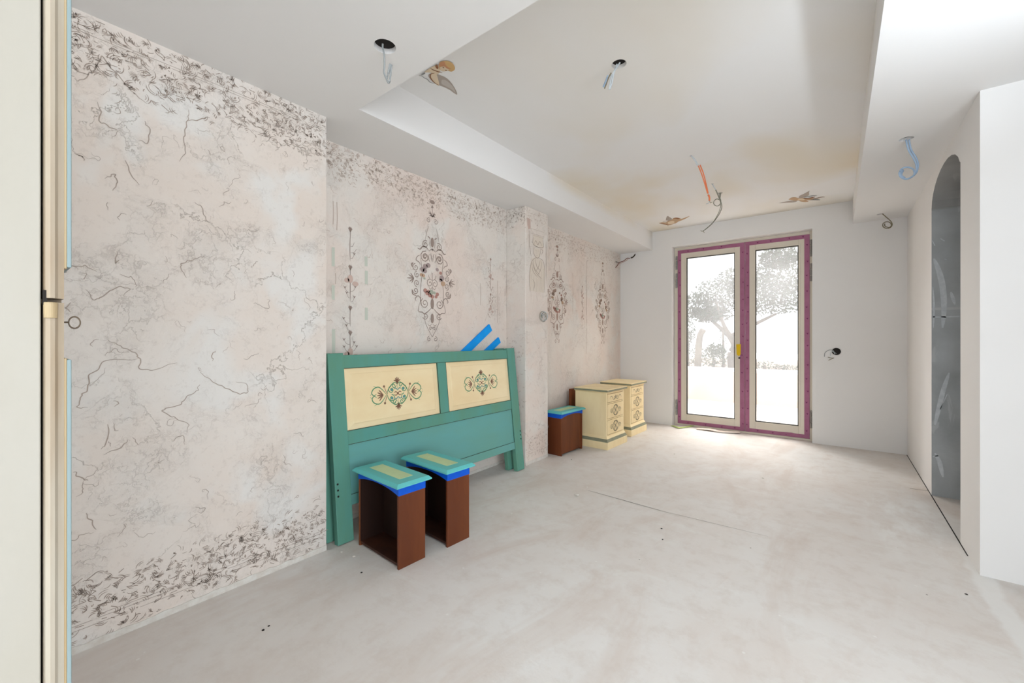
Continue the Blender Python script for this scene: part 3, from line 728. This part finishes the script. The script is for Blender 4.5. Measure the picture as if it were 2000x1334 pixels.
# ================================================================== FURNITURE
def drawer():
    root = empty('drawer'); L, W, Hh, t = .404, .169, .43, .014; a, b = L/2, W/2
    MB().box(a-t, a, -b, b, 0, Hh, .0015).build('side_panel', 'brown', root)
    MB().box(-a, -a+t, -b, b, 0, Hh, .0015).build('side_panel', 'brown', root)
    MB().box(-a+t, a-t, b-.014, b-.008, .018, Hh).build('bottom_panel', 'brown', root)
    MB().box(-a+t, a-t, -b+.006, b-.014, .012, .026, .001).build('back_panel', 'darkbrown', root)
    MB().box(-a+t, a-t, -b+.002, b-.014, Hh-.022, Hh).build('inner_front', 'darkbrown', root)
    MB().box(a-t-.0012, a-t, -b+.003, b-.014, .026, Hh-.02).box(-a+t, -a+t+.0012, -b+.003, b-.014, .026, Hh-.02).box(-a+t, a-t, b-.0152, b-.014, .026, Hh-.02).build('inner_shade_sheets', 'inner_shade', root)  # thin added sheets carry the box's inner shade and dark finish as colour
    f = MB(); o = [(-a-.026, -b-.026), (a+.026, -b-.026), (a+.026, b+.026), (-a-.026, b+.026)]; n_ = [(-a-.012, -b-.012), (a+.012, -b-.012), (a+.012, b+.012), (-a-.012, b+.012)]
    lv = [[f.bm.verts.new((x, y, z)) for x, y in pts] for pts, z in ((o, Hh), (o, Hh+.007), (n_, Hh+.02))]
    for i in range(2):
        for k in range(4): f.bm.faces.new((lv[i][k], lv[i][(k+1) % 4], lv[i+1][(k+1) % 4], lv[i+1][k]))
    f.bm.faces.new(lv[0][::-1]); f.bm.faces.new(lv[2])
    front = f.build('drawer_front', 'tealtop', root)
    MB().box(-.152, .152, -.046, .040, Hh+.0195, Hh+.0212).build('paper_rectangle', 'palegreen', front)
    # blue tape round the box under the front, sagging in an arc across the two long sides
    z1 = Hh-.0005
    for sx in (-1, 1):
        x0 = a if sx > 0 else -a-.0012
        MB().box(x0, x0+.0012, -b-.001, b+.001, z1-.047, z1).build('masking_tape', 'bluetape', root)
    for sy in (-1, 1):
        pts = [(-a-.001, z1), (a+.001, z1)]
        for i in range(13):
            u = 1-2*i/12; pts.append(((a+.001)*u, z1-.022-.025*abs(u)**2.2))
        y = b if sy > 0 else -b-.0012
        MB().prism(pts, 'y', y, y+.0012).build('masking_tape', 'bluetape', root)
    return root
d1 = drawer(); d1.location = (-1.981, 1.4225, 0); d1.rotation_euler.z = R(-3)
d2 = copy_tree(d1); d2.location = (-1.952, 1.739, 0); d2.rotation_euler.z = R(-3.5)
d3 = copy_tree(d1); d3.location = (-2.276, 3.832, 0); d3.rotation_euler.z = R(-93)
tag(d1, 'upended brown drawer with turquoise front, open box in front of the headboard leg', 'drawer', 'upended drawers')
tag(d2, 'upended brown drawer with turquoise front, standing between the first drawer and the headboard rail', 'drawer', 'upended drawers')
tag(d3, 'upended brown drawer with turquoise front, tucked between pillar and nightstand', 'drawer', 'upended drawers')

def headboard(full=True):
    """front face at x=0, thickness towards -x, width along y, height along z"""
    root = empty('headboard'); T = .042; Wd = 1.808; Ht = 1.112
    MB().box(-T, 0, 0, .100, 0, Ht, .003).build('leg', 'green', root)
    MB().box(-T, 0, Wd-.106, Wd, 0, Ht, .003).build('leg', 'green', root)
    y0, y1 = .0995, Wd-.1055
    MB().box(-T+.006, -.006, y0, y1, 1.018, 1.098, .002).build('top_rail', 'green', root)
    MB().box(-T+.006, -.006, y0, y1, .556, .638, .002).build('middle_rail', 'green', root)
    MB().box(-T+.006, -.006, y0, y1, .200, .262, .002).build('bottom_rail', 'teal', root)
    MB().box(-T+.006, -.006, .852, .940, .6375, 1.0185, .002).build('stile', 'green', root)
    MB().box(-T+.012, -.012, y0, y1, .2615, .5565).build('lower_panel', 'teal', root)
    for a, b in ((y0, .8525), (.9395, y1)):
        mb = MB(); z0, z1 = .638, 1.018; g = .002; i = .042
        rings = []
        for pts, x in ((((a+g, z0+g), (b-g, z0+g), (b-g, z1-g), (a+g, z1-g)), -.028), (((a+g, z0+g), (b-g, z0+g), (b-g, z1-g), (a+g, z1-g)), -.014),
                       (((a+i, z0+i*.8), (b-i, z0+i*.8), (b-i, z1-i*.8), (a+i, z1-i*.8)), -.008), (((a+i+.006, z0+i*.8+.006), (b-i-.006, z0+i*.8+.006), (b-i-.006, z1-i*.8-.006), (a+i+.006, z1-i*.8-.006)), -.0045)):
            rings.append([mb.bm.verts.new((x, y, z)) for y, z in pts])
        for r in range(3):
            for k in range(4): mb.bm.faces.new((rings[r][k], rings[r][(k+1) % 4], rings[r+1][(k+1) % 4], rings[r+1][k]))
        mb.bm.faces.new(rings[3]); mb.bm.faces.new(rings[0][::-1])
        pn = mb.build('raised_panel', 'cream', root)
        if full: panel_art(pn, (a+b)/2+.005, (z0+z1)/2)
    if full:
        for nm, q in (('seam', (y0, y1, 1.017, 1.0195)), ('seam', (y0, y1, .637, .6395)), ('seam', (y0, y1, .555, .558)), ('seam', (y0, y1, .2605, .263)), ('seam', (.8505, .853, .64, 1.017)), ('seam', (.9385, .941, .64, 1.017)), ('seam', (y0-.001, y0+.0015, .2, 1.09)), ('seam', (y1-.0015, y1+.001, .2, 1.09))):
            MB().box(-.0085, -.0052, *q).build(nm, 'seam', root)
        for y in (.017, Wd-.017):
            for z in (.275, .31, .345):
                MB().lathe([(.006, -.001), (.006, .0012)], 12, Matrix.Translation((0, y, z)) @ Matrix.Rotation(R(90), 4, 'Y')).build('bolt_hole', 'dark', root)
    return root
def panel_art(parent, yc, zc):
    f = lambda a, b: Vector((-.0045+.0008, yc+a, zc+b))
    g = Ink(f); br = Ink(lambda a, b: f(a, b)+Vector((.0004, 0, 0))); tl = Ink(lambda a, b: f(a, b)+Vector((.0006, 0, 0)))
    for s in (1, -1):
        # side hearts
        g.stroke([(s*.09, 0), (s*.12, .035), (s*.15, .055), (s*.185, .045), (s*.2, .02), (s*.185, .002), (s*.165, .012)], .007)
        g.stroke([(s*.09, 0), (s*.12, -.035), (s*.15, -.055), (s*.185, -.045), (s*.2, -.02), (s*.185, -.002), (s*.165, -.012)], .007)
        for k in range(5):
            an = (k-2)*.42; br.stroke([(s*.115, 0), (s*(.115+.025*math.cos(an)), .025*math.sin(an)), (s*(.115+.048*math.cos(an)), .048*math.sin(an))], .008)
        for z in (-.055, .055):
            br.stroke([(s*.085, 0), (s*.095, z*.5), (s*.105, z)], .004); br.blob(s*.106, z, .008); g.stroke([(s*.165, z), (s*.185, z*1.15)], .009); g.stroke([(s*.2, z*.3), (s*.212, z*.1)], .009)
        # middle scrolls
        for q in (1, -1):
            g.spiral(s*.05, q*.028, .026, 1.3, R(90) if s > 0 else R(90), -s*q, .006); g.spiral(s*.028, q*.055, .018, 1.2, R(0), s*q, .006)
            g.stroke([(s*.085, 0), (s*.075, q*.03), (s*.05, q*.058), (s*.02, q*.075), (0, q*.06)], .007)
            br.stroke([(0, q*.065), (s*.012, q*.085), (s*.028, q*.09)], .008); br.stroke([(0, q*.065), (s*.008, q*.09), (s*.014, q*.105)], .008)
            tl.blob(s*.048, q*.028, .010); tl.stroke([(0, q*.02), (s*.014, q*.035), (s*.03, q*.03)], .007)
            br.stroke([(0, 0), (s*.015, q*.012), (s*.03, q*.006)], .006)
    for q in (1, -1): br.stroke([(0, q*.065), (0, q*.09), (0, q*.112)], .01); g.stroke([(0, q*.03), (0, q*.06)], .008)
    br.blob(0, 0, .008)
    o = g.build('painted_ornament', 'hgreen', parent); br.build('painted_leaves', 'hbrown', parent); tl.build('painted_rosettes', 'hteal', parent, 'stuff')
hb = headboard(); hb.location = (-2.256, 1.262, .005); hb.rotation_euler.y = -math.atan(.11)
tag(hb, 'green headboard with two cream stencilled panels leaning in front', 'headboard', 'leaning headboards')
hb2 = headboard(False); hb2.location = (-2.335, 1.236, .005); hb2.rotation_euler.y = -math.atan(.131)
tag(hb2, 'second teal headboard mostly hidden, leaning against the wall behind the first', 'headboard', 'leaning headboards')

# blue wrapped slats behind the headboard
def slat(p, name, label):
    a, b, c, d = [on_x(u, v, -2.5275) for u, v in p]
    e0 = (a+b)/2; e1 = (c+d)/2; dr = (e1-e0).normalized(); ex = e0-dr*.09
    wv = (b-a); wv -= dr*wv.dot(dr); hw = max(.03, wv.length/2); wv.normalize()
    mb = MB(); vs_ = []
    for q in (ex, e1):
        vs_.append([mb.bm.verts.new(q+wv*hw*s+Vector((x, 0, 0))) for s, x in ((1, -.012), (-1, -.012), (-1, .006), (1, .006))])
    for k in range(4): mb.bm.faces.new((vs_[0][k], vs_[0][(k+1) % 4], vs_[1][(k+1) % 4], vs_[1][k]))
    fs = [mb.bm.faces.new(vs_[0]), mb.bm.faces.new(vs_[1][::-1])]
    bmesh.ops.bevel(mb.bm, geom=list(mb.bm.edges), offset=.005, segments=2, affect='EDGES')
    return tag(mb.build(name, 'bluewrap'), label, 'slat', 'blue slats behind the headboard')
slat([(897, 689), (918, 688), (953, 637), (964, 641)], 'bed_slat', 'longer bright blue wrapped slat sticking up behind the headboard')
slat([(943, 687), (959, 687), (971, 660), (981, 667)], 'bed_slat', 'shorter bright blue wrapped slat beside the pillar behind the headboard')

def nightstand():
    """front at x=0 facing +x, width along y from 0, depth to -x"""
    root = empty('nightstand'); Wd, D = .485, .42
    MB().box(-D, 0, 0, Wd, 0, .08, .003).build('plinth', 'cream2', root)
    def ring(z0, i0, z1, i1, name, mat):
        mb = MB(); q = []
        for z, i in ((z0, i0), (z1, i1)): q.append([mb.bm.verts.new(v) for v in ((-D, i, z), (-i, i, z), (-i, Wd-i, z), (-D, Wd-i, z))])
        for k in range(4): mb.bm.faces.new((q[0][k], q[0][(k+1) % 4], q[1][(k+1) % 4], q[1][k]))
        mb.bm.faces.new(q[0][::-1]); mb.bm.faces.new(q[1]); return mb.build(name, mat, root)
    ring(.0795, .002, .112, .018, 'base_moulding', 'sage'); ring(.1115, .014, .135, .026, 'base_bead', 'cream2')
    i = .030
    MB().box(-D, -i-.004, i, Wd-i, .13, .606, .002).build('carcass', 'cream2', root)
    ring(.6055, .026, .622, .006, 'cornice', 'cream2'); ring(.6215, .0, .640, .0, 'top_edge', 'sage'); 
    MB().box(-D-.0, .0, 0, Wd, .6395, .648, .002).build('top', 'cream2', root)
    MB().box(-i-.006, -i-.0034, i+.004, Wd-i-.004, .136, .602).build('drawer_gap', 'antique', root)
    fr = MB(); x0, x1 = -i-.006, -i
    fr.box(x0, x1, i, i+.022, .134, .604).box(x0, x1, Wd-i-.022, Wd-i, .134, .604)
    for z in (.134, .308, .484, .594): fr.box(x0, x1, i+.022, Wd-i-.022, z, z+.012)
    fr.build('face_frame', 'cream2', root)
    for k, (z0, z1) in enumerate(((.150, .304), (.324, .480), (.500, .590))):
        a, b = i+.028, Wd-i-.028
        mb = MB(); mb.box(x0, x1+.004, a, b, z0, z1, .004); dr = mb.build('drawer', 'cream2', root)
        yc, zc = (a+b)/2, (z0+z1)/2; ik = Ink(lambda p, q: Vector((x1+.0048, yc+p, zc+q)))
        if k < 2:
            for s in (1, -1):
                ik.stroke([(s*.062*math.cos(t*.32), .058*math.sin(t*.32)) for t in range(-5, 6)], .010, False); ik.spiral(s*.092, .0, .018, 1.2, 0, s, .006)
                ik.stroke([(s*.06, .0), (s*.085, .022), (s*.12, .014), (s*.135, -.006)], .006); ik.stroke([(s*.08, -.02), (s*.11, -.018), (s*.13, .012)], .006)
                for q in (1, -1): ik.spiral(s*.026, q*.024, .02, 1.2, 0, s*q, .007); ik.stroke([(0, q*.06), (s*.02, q*.045), (s*.04, q*.048)], .008)
            ik.blob(0, 0, .014)
        else:
            for s in (1, -1):
                ik.spiral(s*.03, 0, .02, 1.2, 0, s, .006); ik.stroke([(0, -.012), (s*.05, -.022), (s*.085, .012), (s*.12, .016), (s*.14, -.012)], .007)
            ik.blob(0, .006, .012, .018)
        ik.build('stencilled_ornament', 'nsink', dr)
    return root
n1 = nightstand(); n1.location = (-1.931, 4.128, 0); n1.rotation_euler.z = R(-2.2)
n2 = copy_tree(n1); n2.location = (-1.968, 4.874, 0); n2.rotation_euler.z = R(-1.5)
tag(n1, 'cream three-drawer nightstand with stencilled drawers next to the upended drawer', 'nightstand', 'cream nightstands')
tag(n2, 'cream three-drawer nightstand nearer the balcony door, beside the first nightstand', 'nightstand', 'cream nightstands')
mb = MB().box(-2.47, -2.435, 4.235, 4.56, 0, .61, .003)
tag(mb.build('wooden_board', 'brown'), 'brown wooden board standing between the first nightstand and the wall', 'board')

# wardrobe with an open door, very close to the camera
wr = empty('wardrobe', (0, 0, 0))
XD = -.80
MB().box(-1.42, XD-.012, .0, .0455, .12, 2.1, .002).build('side_panel', 'wardrobe', wr)
MB().box(-1.42, XD-.012, -1.0, .0, .12, .15).build('base_panel', 'wardrobe', wr)
MB().box(-1.42, XD-.012, -1.0, .0, 2.07, 2.1).build('top_panel', 'wardrobe', wr)
MB().box(-1.42, -1.40, -1.0, .0, .15, 2.07).build('back_panel', 'wardrobe', wr)
MB().box(-1.42, XD-.012, -1.03, -1.0, 0, 2.1).build('side_panel', 'wardrobe', wr)
MB().box(XD-.012, XD+.0, -.96, .0462, .14, 2.08, .0015).build('closed_door', 'wardrobe', wr)
MB().box(-1.42, XD-.03, -1.0, .06, 0, .12).build('plinth', 'wardrobe', wr)
dl = MB()
pr = [(.0482, XD-.03), (.0482, XD-.004), (.050, XD+.002), (.054, XD+.0045), (.058, XD+.004), (.061, XD), (.0665, XD-.001), (.0665, XD-.03)]
dl.prism([(x, y) for y, x in pr], 'z', .14, 1.2465); dl.prism([(x, y) for y, x in pr], 'z', 1.252, 2.08)
dl.prism([(XD-.43, .0482), (XD-.03, .0482), (XD-.03, .0665), (XD-.43, .0665)], 'z', .14, 2.08)
dleaf = dl.build('open_door', 'worn', wr)
MB().lathe([(.0, 1.2255), (.0062, 1.2265), (.0065, 1.2455), (.006, 1.2465), (.0, 1.247)], 20, Matrix.Translation((XD+.0008, .0545, 0))).build('latch_drum', 'ochre', dleaf)
MB().box(XD-.01, XD+.0025, .0478, .0515, 1.243, 1.262).build('latch_slot', 'dark', dleaf)
for z0, z1 in ((.2, 1.174), (1.292, 2.02)):
    md = MB().box(XD-.3, XD-.001, .0663, .0692, z0, z1, .001).build('panel_moulding', 'ochre', dleaf)
    MB().box(XD-.3, XD-.0005, .0690, .0733, z0+.002, z1-.002, .001).build('moulding_edge', 'paleblue', md)
k = on_x(145.5, 630, XD-.012)
ky = MB(); ky.torus(k, Vector((0, .7, 0)), Vector((0, 0, 1)), .0078, .00105).tube([Vector((k.x, .060, k.z)), Vector((k.x, k.y-.0054, k.z))], .0012, smooth=False)
key = ky.build('key', 'brass'); tag(key, 'small aged brass key with a ring bow in the wardrobe door', 'key')
tag(wr, 'ivory painted wardrobe with worn mouldings and pale blue panel edges', 'wardrobe')

# ================================================================== CABLES
def cable(name, hole, org, sc, strands, label, cat='cable'):
    p0 = HOLES[hole][0] if isinstance(hole, int) else hole; d = depth_of(p0); first = None
    r0 = empty(name, tuple(p0))
    inv = Matrix.Translation(-p0)
    for mat, rad, pts in strands:
        q = []
        for i, (x, y) in enumerate(pts):
            q.append(inv @ at_d(org[0]+x/sc, org[1]+y/sc, d+.004*math.sin(i*1.7)))
        MB().tube(q, rad).build('strand', mat, r0)
    tag(r0, label, cat); return r0
cable('ceiling_cable', 0, (700, 50), 7.41, [('cablegrey', .0040, [(352, 262), (352, 320), (372, 420), (378, 560), (372, 680), (400, 755), (440, 832), (462, 740), (476, 600), (482, 565)]),
      ('cablegrey', .0030, [(415, 765), (425, 700), (445, 600), (455, 556), (462, 590), (440, 680), (420, 725)])], 'grey cable hanging from the round hole in the front soffit')
cable('ceiling_cable', 1, (1080, 90), 10, [('cablewhite', .0042, [(1310, 320), (1270, 380), (1210, 480), (1172, 600), (1150, 720), (1105, 845), (1112, 760), (1130, 640), (1140, 560)]),
      ('cablewhite', .0036, [(1250, 350), (1225, 420), (1190, 500), (1160, 560), (1165, 640), (1140, 760), (1112, 850)]),
      ('cablekhaki', .0036, [(1135, 525), (1085, 620), (1040, 740), (1010, 825)]), ('cableblue', .0040, [(1070, 570), (1030, 680), (985, 790), (1010, 750), (1060, 620)])], 'bundle of white and blue cables hanging from the tray ceiling hole')
cable('ceiling_conduit', 4, (1270, 280), 5.405, [('cablewhite', .003, [(432, 130), (470, 165), (515, 240)]), ('cablewhite', .003, [(432, 130), (462, 172), (500, 240)]),
      ('orange', .0046, [(508, 235), (545, 330), (580, 440), (606, 530)]), ('orange', .0046, [(526, 228), (562, 320), (592, 440), (612, 530)]), ('orange', .007, [(612, 540), (624, 570), (624, 606)]),
      ('cablewhite', .0028, [(622, 600), (615, 630), (590, 640)]), ('cablekhaki', .0022, [(624, 600), (635, 628), (655, 618)])], 'pair of orange conduits dangling from the tray ceiling', 'conduit')
cable('ceiling_cable', 6, (1270, 280), 5.405, [('cableolive', .0042, [(738, 525), (732, 560), (745, 610), (735, 645), (705, 662), (674, 645), (672, 612), (700, 588), (735, 600), (752, 640), (752, 690), (720, 760), (660, 840), (600, 895), (562, 922)]),
      ('cableolive', .003, [(745, 530), (738, 590), (742, 640), (738, 690), (705, 765), (655, 840), (566, 920)]), ('cablekhaki', .0025, [(562, 922), (548, 928), (532, 920)]), ('cablekhaki', .0025, [(562, 922), (566, 936), (570, 944)])],
      'olive grey cable with a loop and long tail below the orange conduits')
cable('ceiling_cable', 5, (1270, 280), 5.405, [('cablewhite', .004, [(656, 428), (668, 455), (690, 490)]), ('cableolive', .005, [(690, 490), (708, 530), (730, 585), (748, 630)])], 'short cable dropping from a small hole into the grey loop')
cable('ceiling_cable', 2, (1640, 240), 5.8, [('cableblue', .0048, [(752, 190), (778, 300), (835, 400), (868, 480), (862, 560), (810, 618), (740, 635), (690, 610), (676, 565), (705, 520), (765, 502), (825, 520), (848, 560), (838, 600)]),
      ('cableblue', .0048, [(784, 188), (808, 300), (868, 400), (888, 480), (870, 560), (820, 608), (745, 640), (688, 590), (700, 535)]), ('cableblue', .0042, [(700, 535), (720, 540), (700, 590), (740, 625)])], 'pale blue cables coiled in a loop below the right soffit')
cable('ceiling_cable', 3, (1640, 240), 5.8, [('cablekhaki', .0042, [(484, 1030), (530, 1070), (575, 1110), (595, 1150), (575, 1185), (530, 1195), (492, 1175), (492, 1140), (530, 1120), (570, 1130), (585, 1160), (560, 1185), (515, 1170), (510, 1140)])], 'small khaki cable coil below the right soffit near the back wall')
p0 = Vector((on_x(1241, 493, -2.42)))
p0 = on_z(1242, 493, Z1-.0); 
cable('ceiling_conduit', p0, (1160, 460), 16.68, [('cabledark', .009, [(1372, 520), (1355, 590), (1320, 650), (1265, 705), (1200, 730)]), ('cablewhite', .007, [(1195, 732), (1175, 745)]), ('cablered', .005, [(1175, 745), (1080, 740), (1020, 790), (960, 830), (890, 855), (830, 888), (790, 940), (760, 985), (690, 1060)]),
      ('pinkp', .005, [(1120, 760), (1060, 810), (980, 850), (930, 880), (860, 910)]), ('cabledark', .0045, [(820, 880), (710, 855), (600, 830), (480, 760), (400, 670), (345, 610), (290, 510), (260, 455)])], 'dark conduit with thin red wires in the corner by the balcony door', 'conduit')
# coil on the pillar
def wall_coil():
    c = on_x(1058, 619, XP); r0 = empty('wall_cable', tuple(c)); rnd = random.Random(3)
    for mat, off, rr in (('cableolive', 0, .062), ('cablewhite', .014, .054), ('cablegrey', -.016, .046)):
        pts = []
        for i in range(22):
            t = i/21*2*math.pi*1.55+off*60; r = rr*(1-.25*i/21)
            pts.append(Vector((.006+.03*i/21+abs(off)*.6, r*math.cos(t)+off, r*math.sin(t)*.9+off*.5)))
        pts.append(Vector((.05, -.085, .02+off)))
        MB().tube(pts, .0024, 6).build('strand', mat, r0)
    tag(r0, 'coil of grey and white wires sticking out of the pillar', 'cable')
wall_coil()
# socket box on the back wall
c = on_y(1633.5, 686.5, YB); r0 = empty('socket_box', tuple(c))
RX = Matrix.Rotation(R(90), 4, 'X')
MB().lathe([(.0, .0005), (.041, .0005), (.041, .002)], 28, RX).build('socket_hole', 'dark', r0)
mb = MB(); mb.torus(Vector((0, -.002, 0)), Vector((1, 0, 0)), Vector((0, 0, 1)), .044, .004, 32, 8); mb.build('plaster_ring', 'white', r0)
for mat, pts in (('cablegrey', [(0, -.004, -.025), (-.02, -.01, -.005), (-.035, -.02, .016), (-.07, -.03, .012), (-.1, -.03, -.015), (-.105, -.03, -.06)]), ('cablewhite', [(-.012, -.004, -.03), (-.03, -.012, .004), (-.05, -.025, -.02), (-.05, -.03, -.05)]),
                 ('cablekhaki', [(-.075, -.03, -.065), (-.05, -.03, -.072), (-.02, -.03, -.072)]), ('cablekhaki', [(-.07, -.03, -.1), (-.045, -.03, -.085), (-.02, -.03, -.07)])):
    MB().tube(pts, .0035, 6).build('strand', mat, r0)
tag(r0, 'round black socket hole with loose wires in the back wall', 'socket')

# plaster crumbs on the floor
rnd = random.Random(11)
def crumb(u, v, s, mat, label):
    p = on_z(u, v, 0); mb = MB(); vs0 = []
    bmesh.ops.create_icosphere(mb.bm, subdivisions=1, radius=s)
    for q in mb.bm.verts: q.co = Vector((q.co.x*rnd.uniform(.7, 1.3), q.co.y*rnd.uniform(.7, 1.3), q.co.z*rnd.uniform(.25, .45)))
    zm = min(q.co.z for q in mb.bm.verts)
    for q in mb.bm.verts: q.co.z -= zm
    return tag(mb.build('plaster_crumb', mat, None, None, (p.x, p.y, -.0005)), label, 'crumb', 'crumbs on the floor')
crumb(1127, 968, .020, 'chip', 'largest pale plaster crumb on the floor beside the joint line')
for u, v, w in ((1317, 887, 'on the open floor in front of the second nightstand'), (1490, 934, 'on the open floor in front of the right door leaf'), (1146, 952, 'at the end of the floor joint line'),
                (667, 1078, 'at the foot of the headboard leg by the wall corner'), (692, 1087, 'between headboard leg and first upended drawer'), (1040, 905, 'at the foot of the pillar')):
    crumb(u, v, .009, 'chip', 'small pale plaster crumb '+w)
for u, v, w in ((706, 1119, 'in front of the first upended drawer'), (1116, 898, 'in front of the drawer beside the pillar'), (1292, 1033, 'below the floor joint line, the farther of two'), (1294, 1054, 'below the floor joint line, the nearer of two'),
                (514, 1231, 'in front of the cracked wall, larger of a pair'), (525, 1223, 'in front of the cracked wall, smaller of a pair'), (1887, 1161, 'near the corner of the white wall')):
    crumb(u, v, .0048 if u == 525 else .006, 'dark', 'tiny dark crumb on the floor '+w)

# ================================================================== OUTSIDE
struct(MB().box(-30, 30, 6.24, 40, -.3, -.02).build('terrace_floor', 'terrace'))
pw = MB().box(-14, 12, 8.8, 9.05, -.02, .56)
pwo = struct(pw.build('wall_parapet', 'peach')); MB().box(-14, 12, 8.76, 9.1, .56, .62, .01).build('coping', 'coping', pwo)
struct(MB().box(-14, 12, 9.1, 16, -.02, .5).build('planter_bed', 'soil'))
hw = empty('neighbour_house', (.3, 15, 0))
MB().box(-.3, 12, 0, .4, 0, 5.3).build('house_wall', 'peach', hw); MB().box(-.6, 12, -.5, .5, 5.3, 5.55).build('eaves', 'coping', hw)
mb = MB(); pts = [(1.2, .5), (3.6, .5), (3.6, 1.4)]+[(2.4+1.2*math.cos(t*math.pi/10), 1.4+1.1*math.sin(t*math.pi/10)) for t in range(1, 10)]+[(1.2, 1.4)]
mb.prism(pts, 'y', -.06, .02); mb.build('arch_panel', 'foam', hw)
tag(hw, 'pale peach house wall beyond the terrace planting', 'building')
def foliage(name, blobs, leaf_n, size, parent, seed):
    rn = random.Random(seed); vs_, fs_ = [], []
    for (cx, cy, cz, rx, ry, rz) in blobs:
        for _ in range(leaf_n):
            while True:
                d = Vector((rn.uniform(-1, 1), rn.uniform(-1, 1), rn.uniform(-1, 1)))
                if .25 < d.length < 1: break
            p = Vector((cx+d.x*rx, cy+d.y*ry, cz+d.z*rz)); a = Vector((rn.gauss(0, 1), rn.gauss(0, 1), rn.gauss(0, 1))).normalized()*size*rn.uniform(.6, 1.3)
            b = a.cross(Vector((rn.gauss(0, 1), rn.gauss(0, 1), rn.gauss(0, 1)))).normalized()*size*.38; k = len(vs_)
            vs_ += [tuple(p-a), tuple(p+b), tuple(p+a), tuple(p-b)]; fs_.append((k, k+1, k+2, k+3))
    me = bpy.data.meshes.new(name); me.from_pydata(vs_, [], fs_); me.materials.append(M['leaf']); me.update()
    o = bpy.data.objects.new(name, me); C.objects.link(o); o.parent = parent; o['kind'] = 'stuff'; return o
# olive tree
tp = on_y(1433, 720, 10.9); tr_ = empty('olive_tree', (tp.x, 10.9, .5))
MB().tube([(0, 0, -.02), (-.03, 0, .3), (.03, .05, .55), (-.08, .02, .8)], .12, 10, .09).build('trunk', 'bark', tr_)
for e in ((-.75, .1, 1.9), (-.35, -.2, 2.1), (.5, .1, 1.95), (.85, 0, 1.75)): MB().tube([(-.06, .02, .72), (e[0]*.5, e[1], 1.02), (e[0], e[1], e[2]-.5)], .06, 8, .025).build('branch', 'bark', tr_)
foliage('foliage', [(-.75, 0, 1.5, .6, .5, .32), (-.3, 0, 1.75, .65, .5, .42), (.45, 0, 1.7, .65, .5, .5), (1.0, 0, 1.6, .6, .5, .38), (1.1, .1, 2.15, .55, .5, .45), (.2, .1, 2.1, .6, .4, .35), (-.5, -.05, 1.28, .5, .4, .2), (.9, 0, 2.5, .4, .4, .25)], 900, .05, tr_, 5)
tag(tr_, 'grey-green olive tree with spreading crown behind the terrace wall', 'tree')
def shrub(u, yv, blobs, n_, sz, seed, label, stem=None):
    p = on_y(u, 720, yv); r = empty('garden_shrub', (p.x, yv, .5))
    MB().tube([(0, 0, -.02), (.01, 0, .15), (0, .01, stem or .3)], .04, 8, .02).build('stem', 'bark', r)
    foliage('foliage', blobs, n_, sz, r, seed); tag(r, label, 'shrub')
shrub(1393, 9.6, [(0, 0, .3, .3, .28, .26), (.05, 0, .45, .2, .2, .16)], 420, .035, 2, 'low rounded shrub behind the terrace wall left of the olive tree')
shrub(1343, 10.05, [(0, 0, .35, .24, .2, .35), (.02, 0, .85, .16, .15, .3), (-.1, 0, 1.1, .14, .12, .2)], 260, .04, 3, 'tall loose shrub seen at the left edge of the door glass', .9)
shrub(1492, 9.7, [(0, 0, .12, .45, .2, .14), (.6, 0, .1, .4, .2, .1)], 260, .03, 4, 'low creeping shrub behind the terrace wall right of the olive tree', .12)
shrub(1412, 10.1, [(0, 0, .5, .1, .1, .5)], 90, .035, 6, 'thin climbing shrub beside the olive trunk', .9)
pz = on_y(1362, 720, 9.3); o = MB().tube([(0, 0, 0), (.02, 0, .4), (.05, 0, .75), (.12, 0, .9)], .07, 10, .06).build('cut_trunk', 'bark', None, None, (pz.x, 9.3, .49)); tag(o, 'bare cut trunk leaning behind the terrace wall', 'trunk')
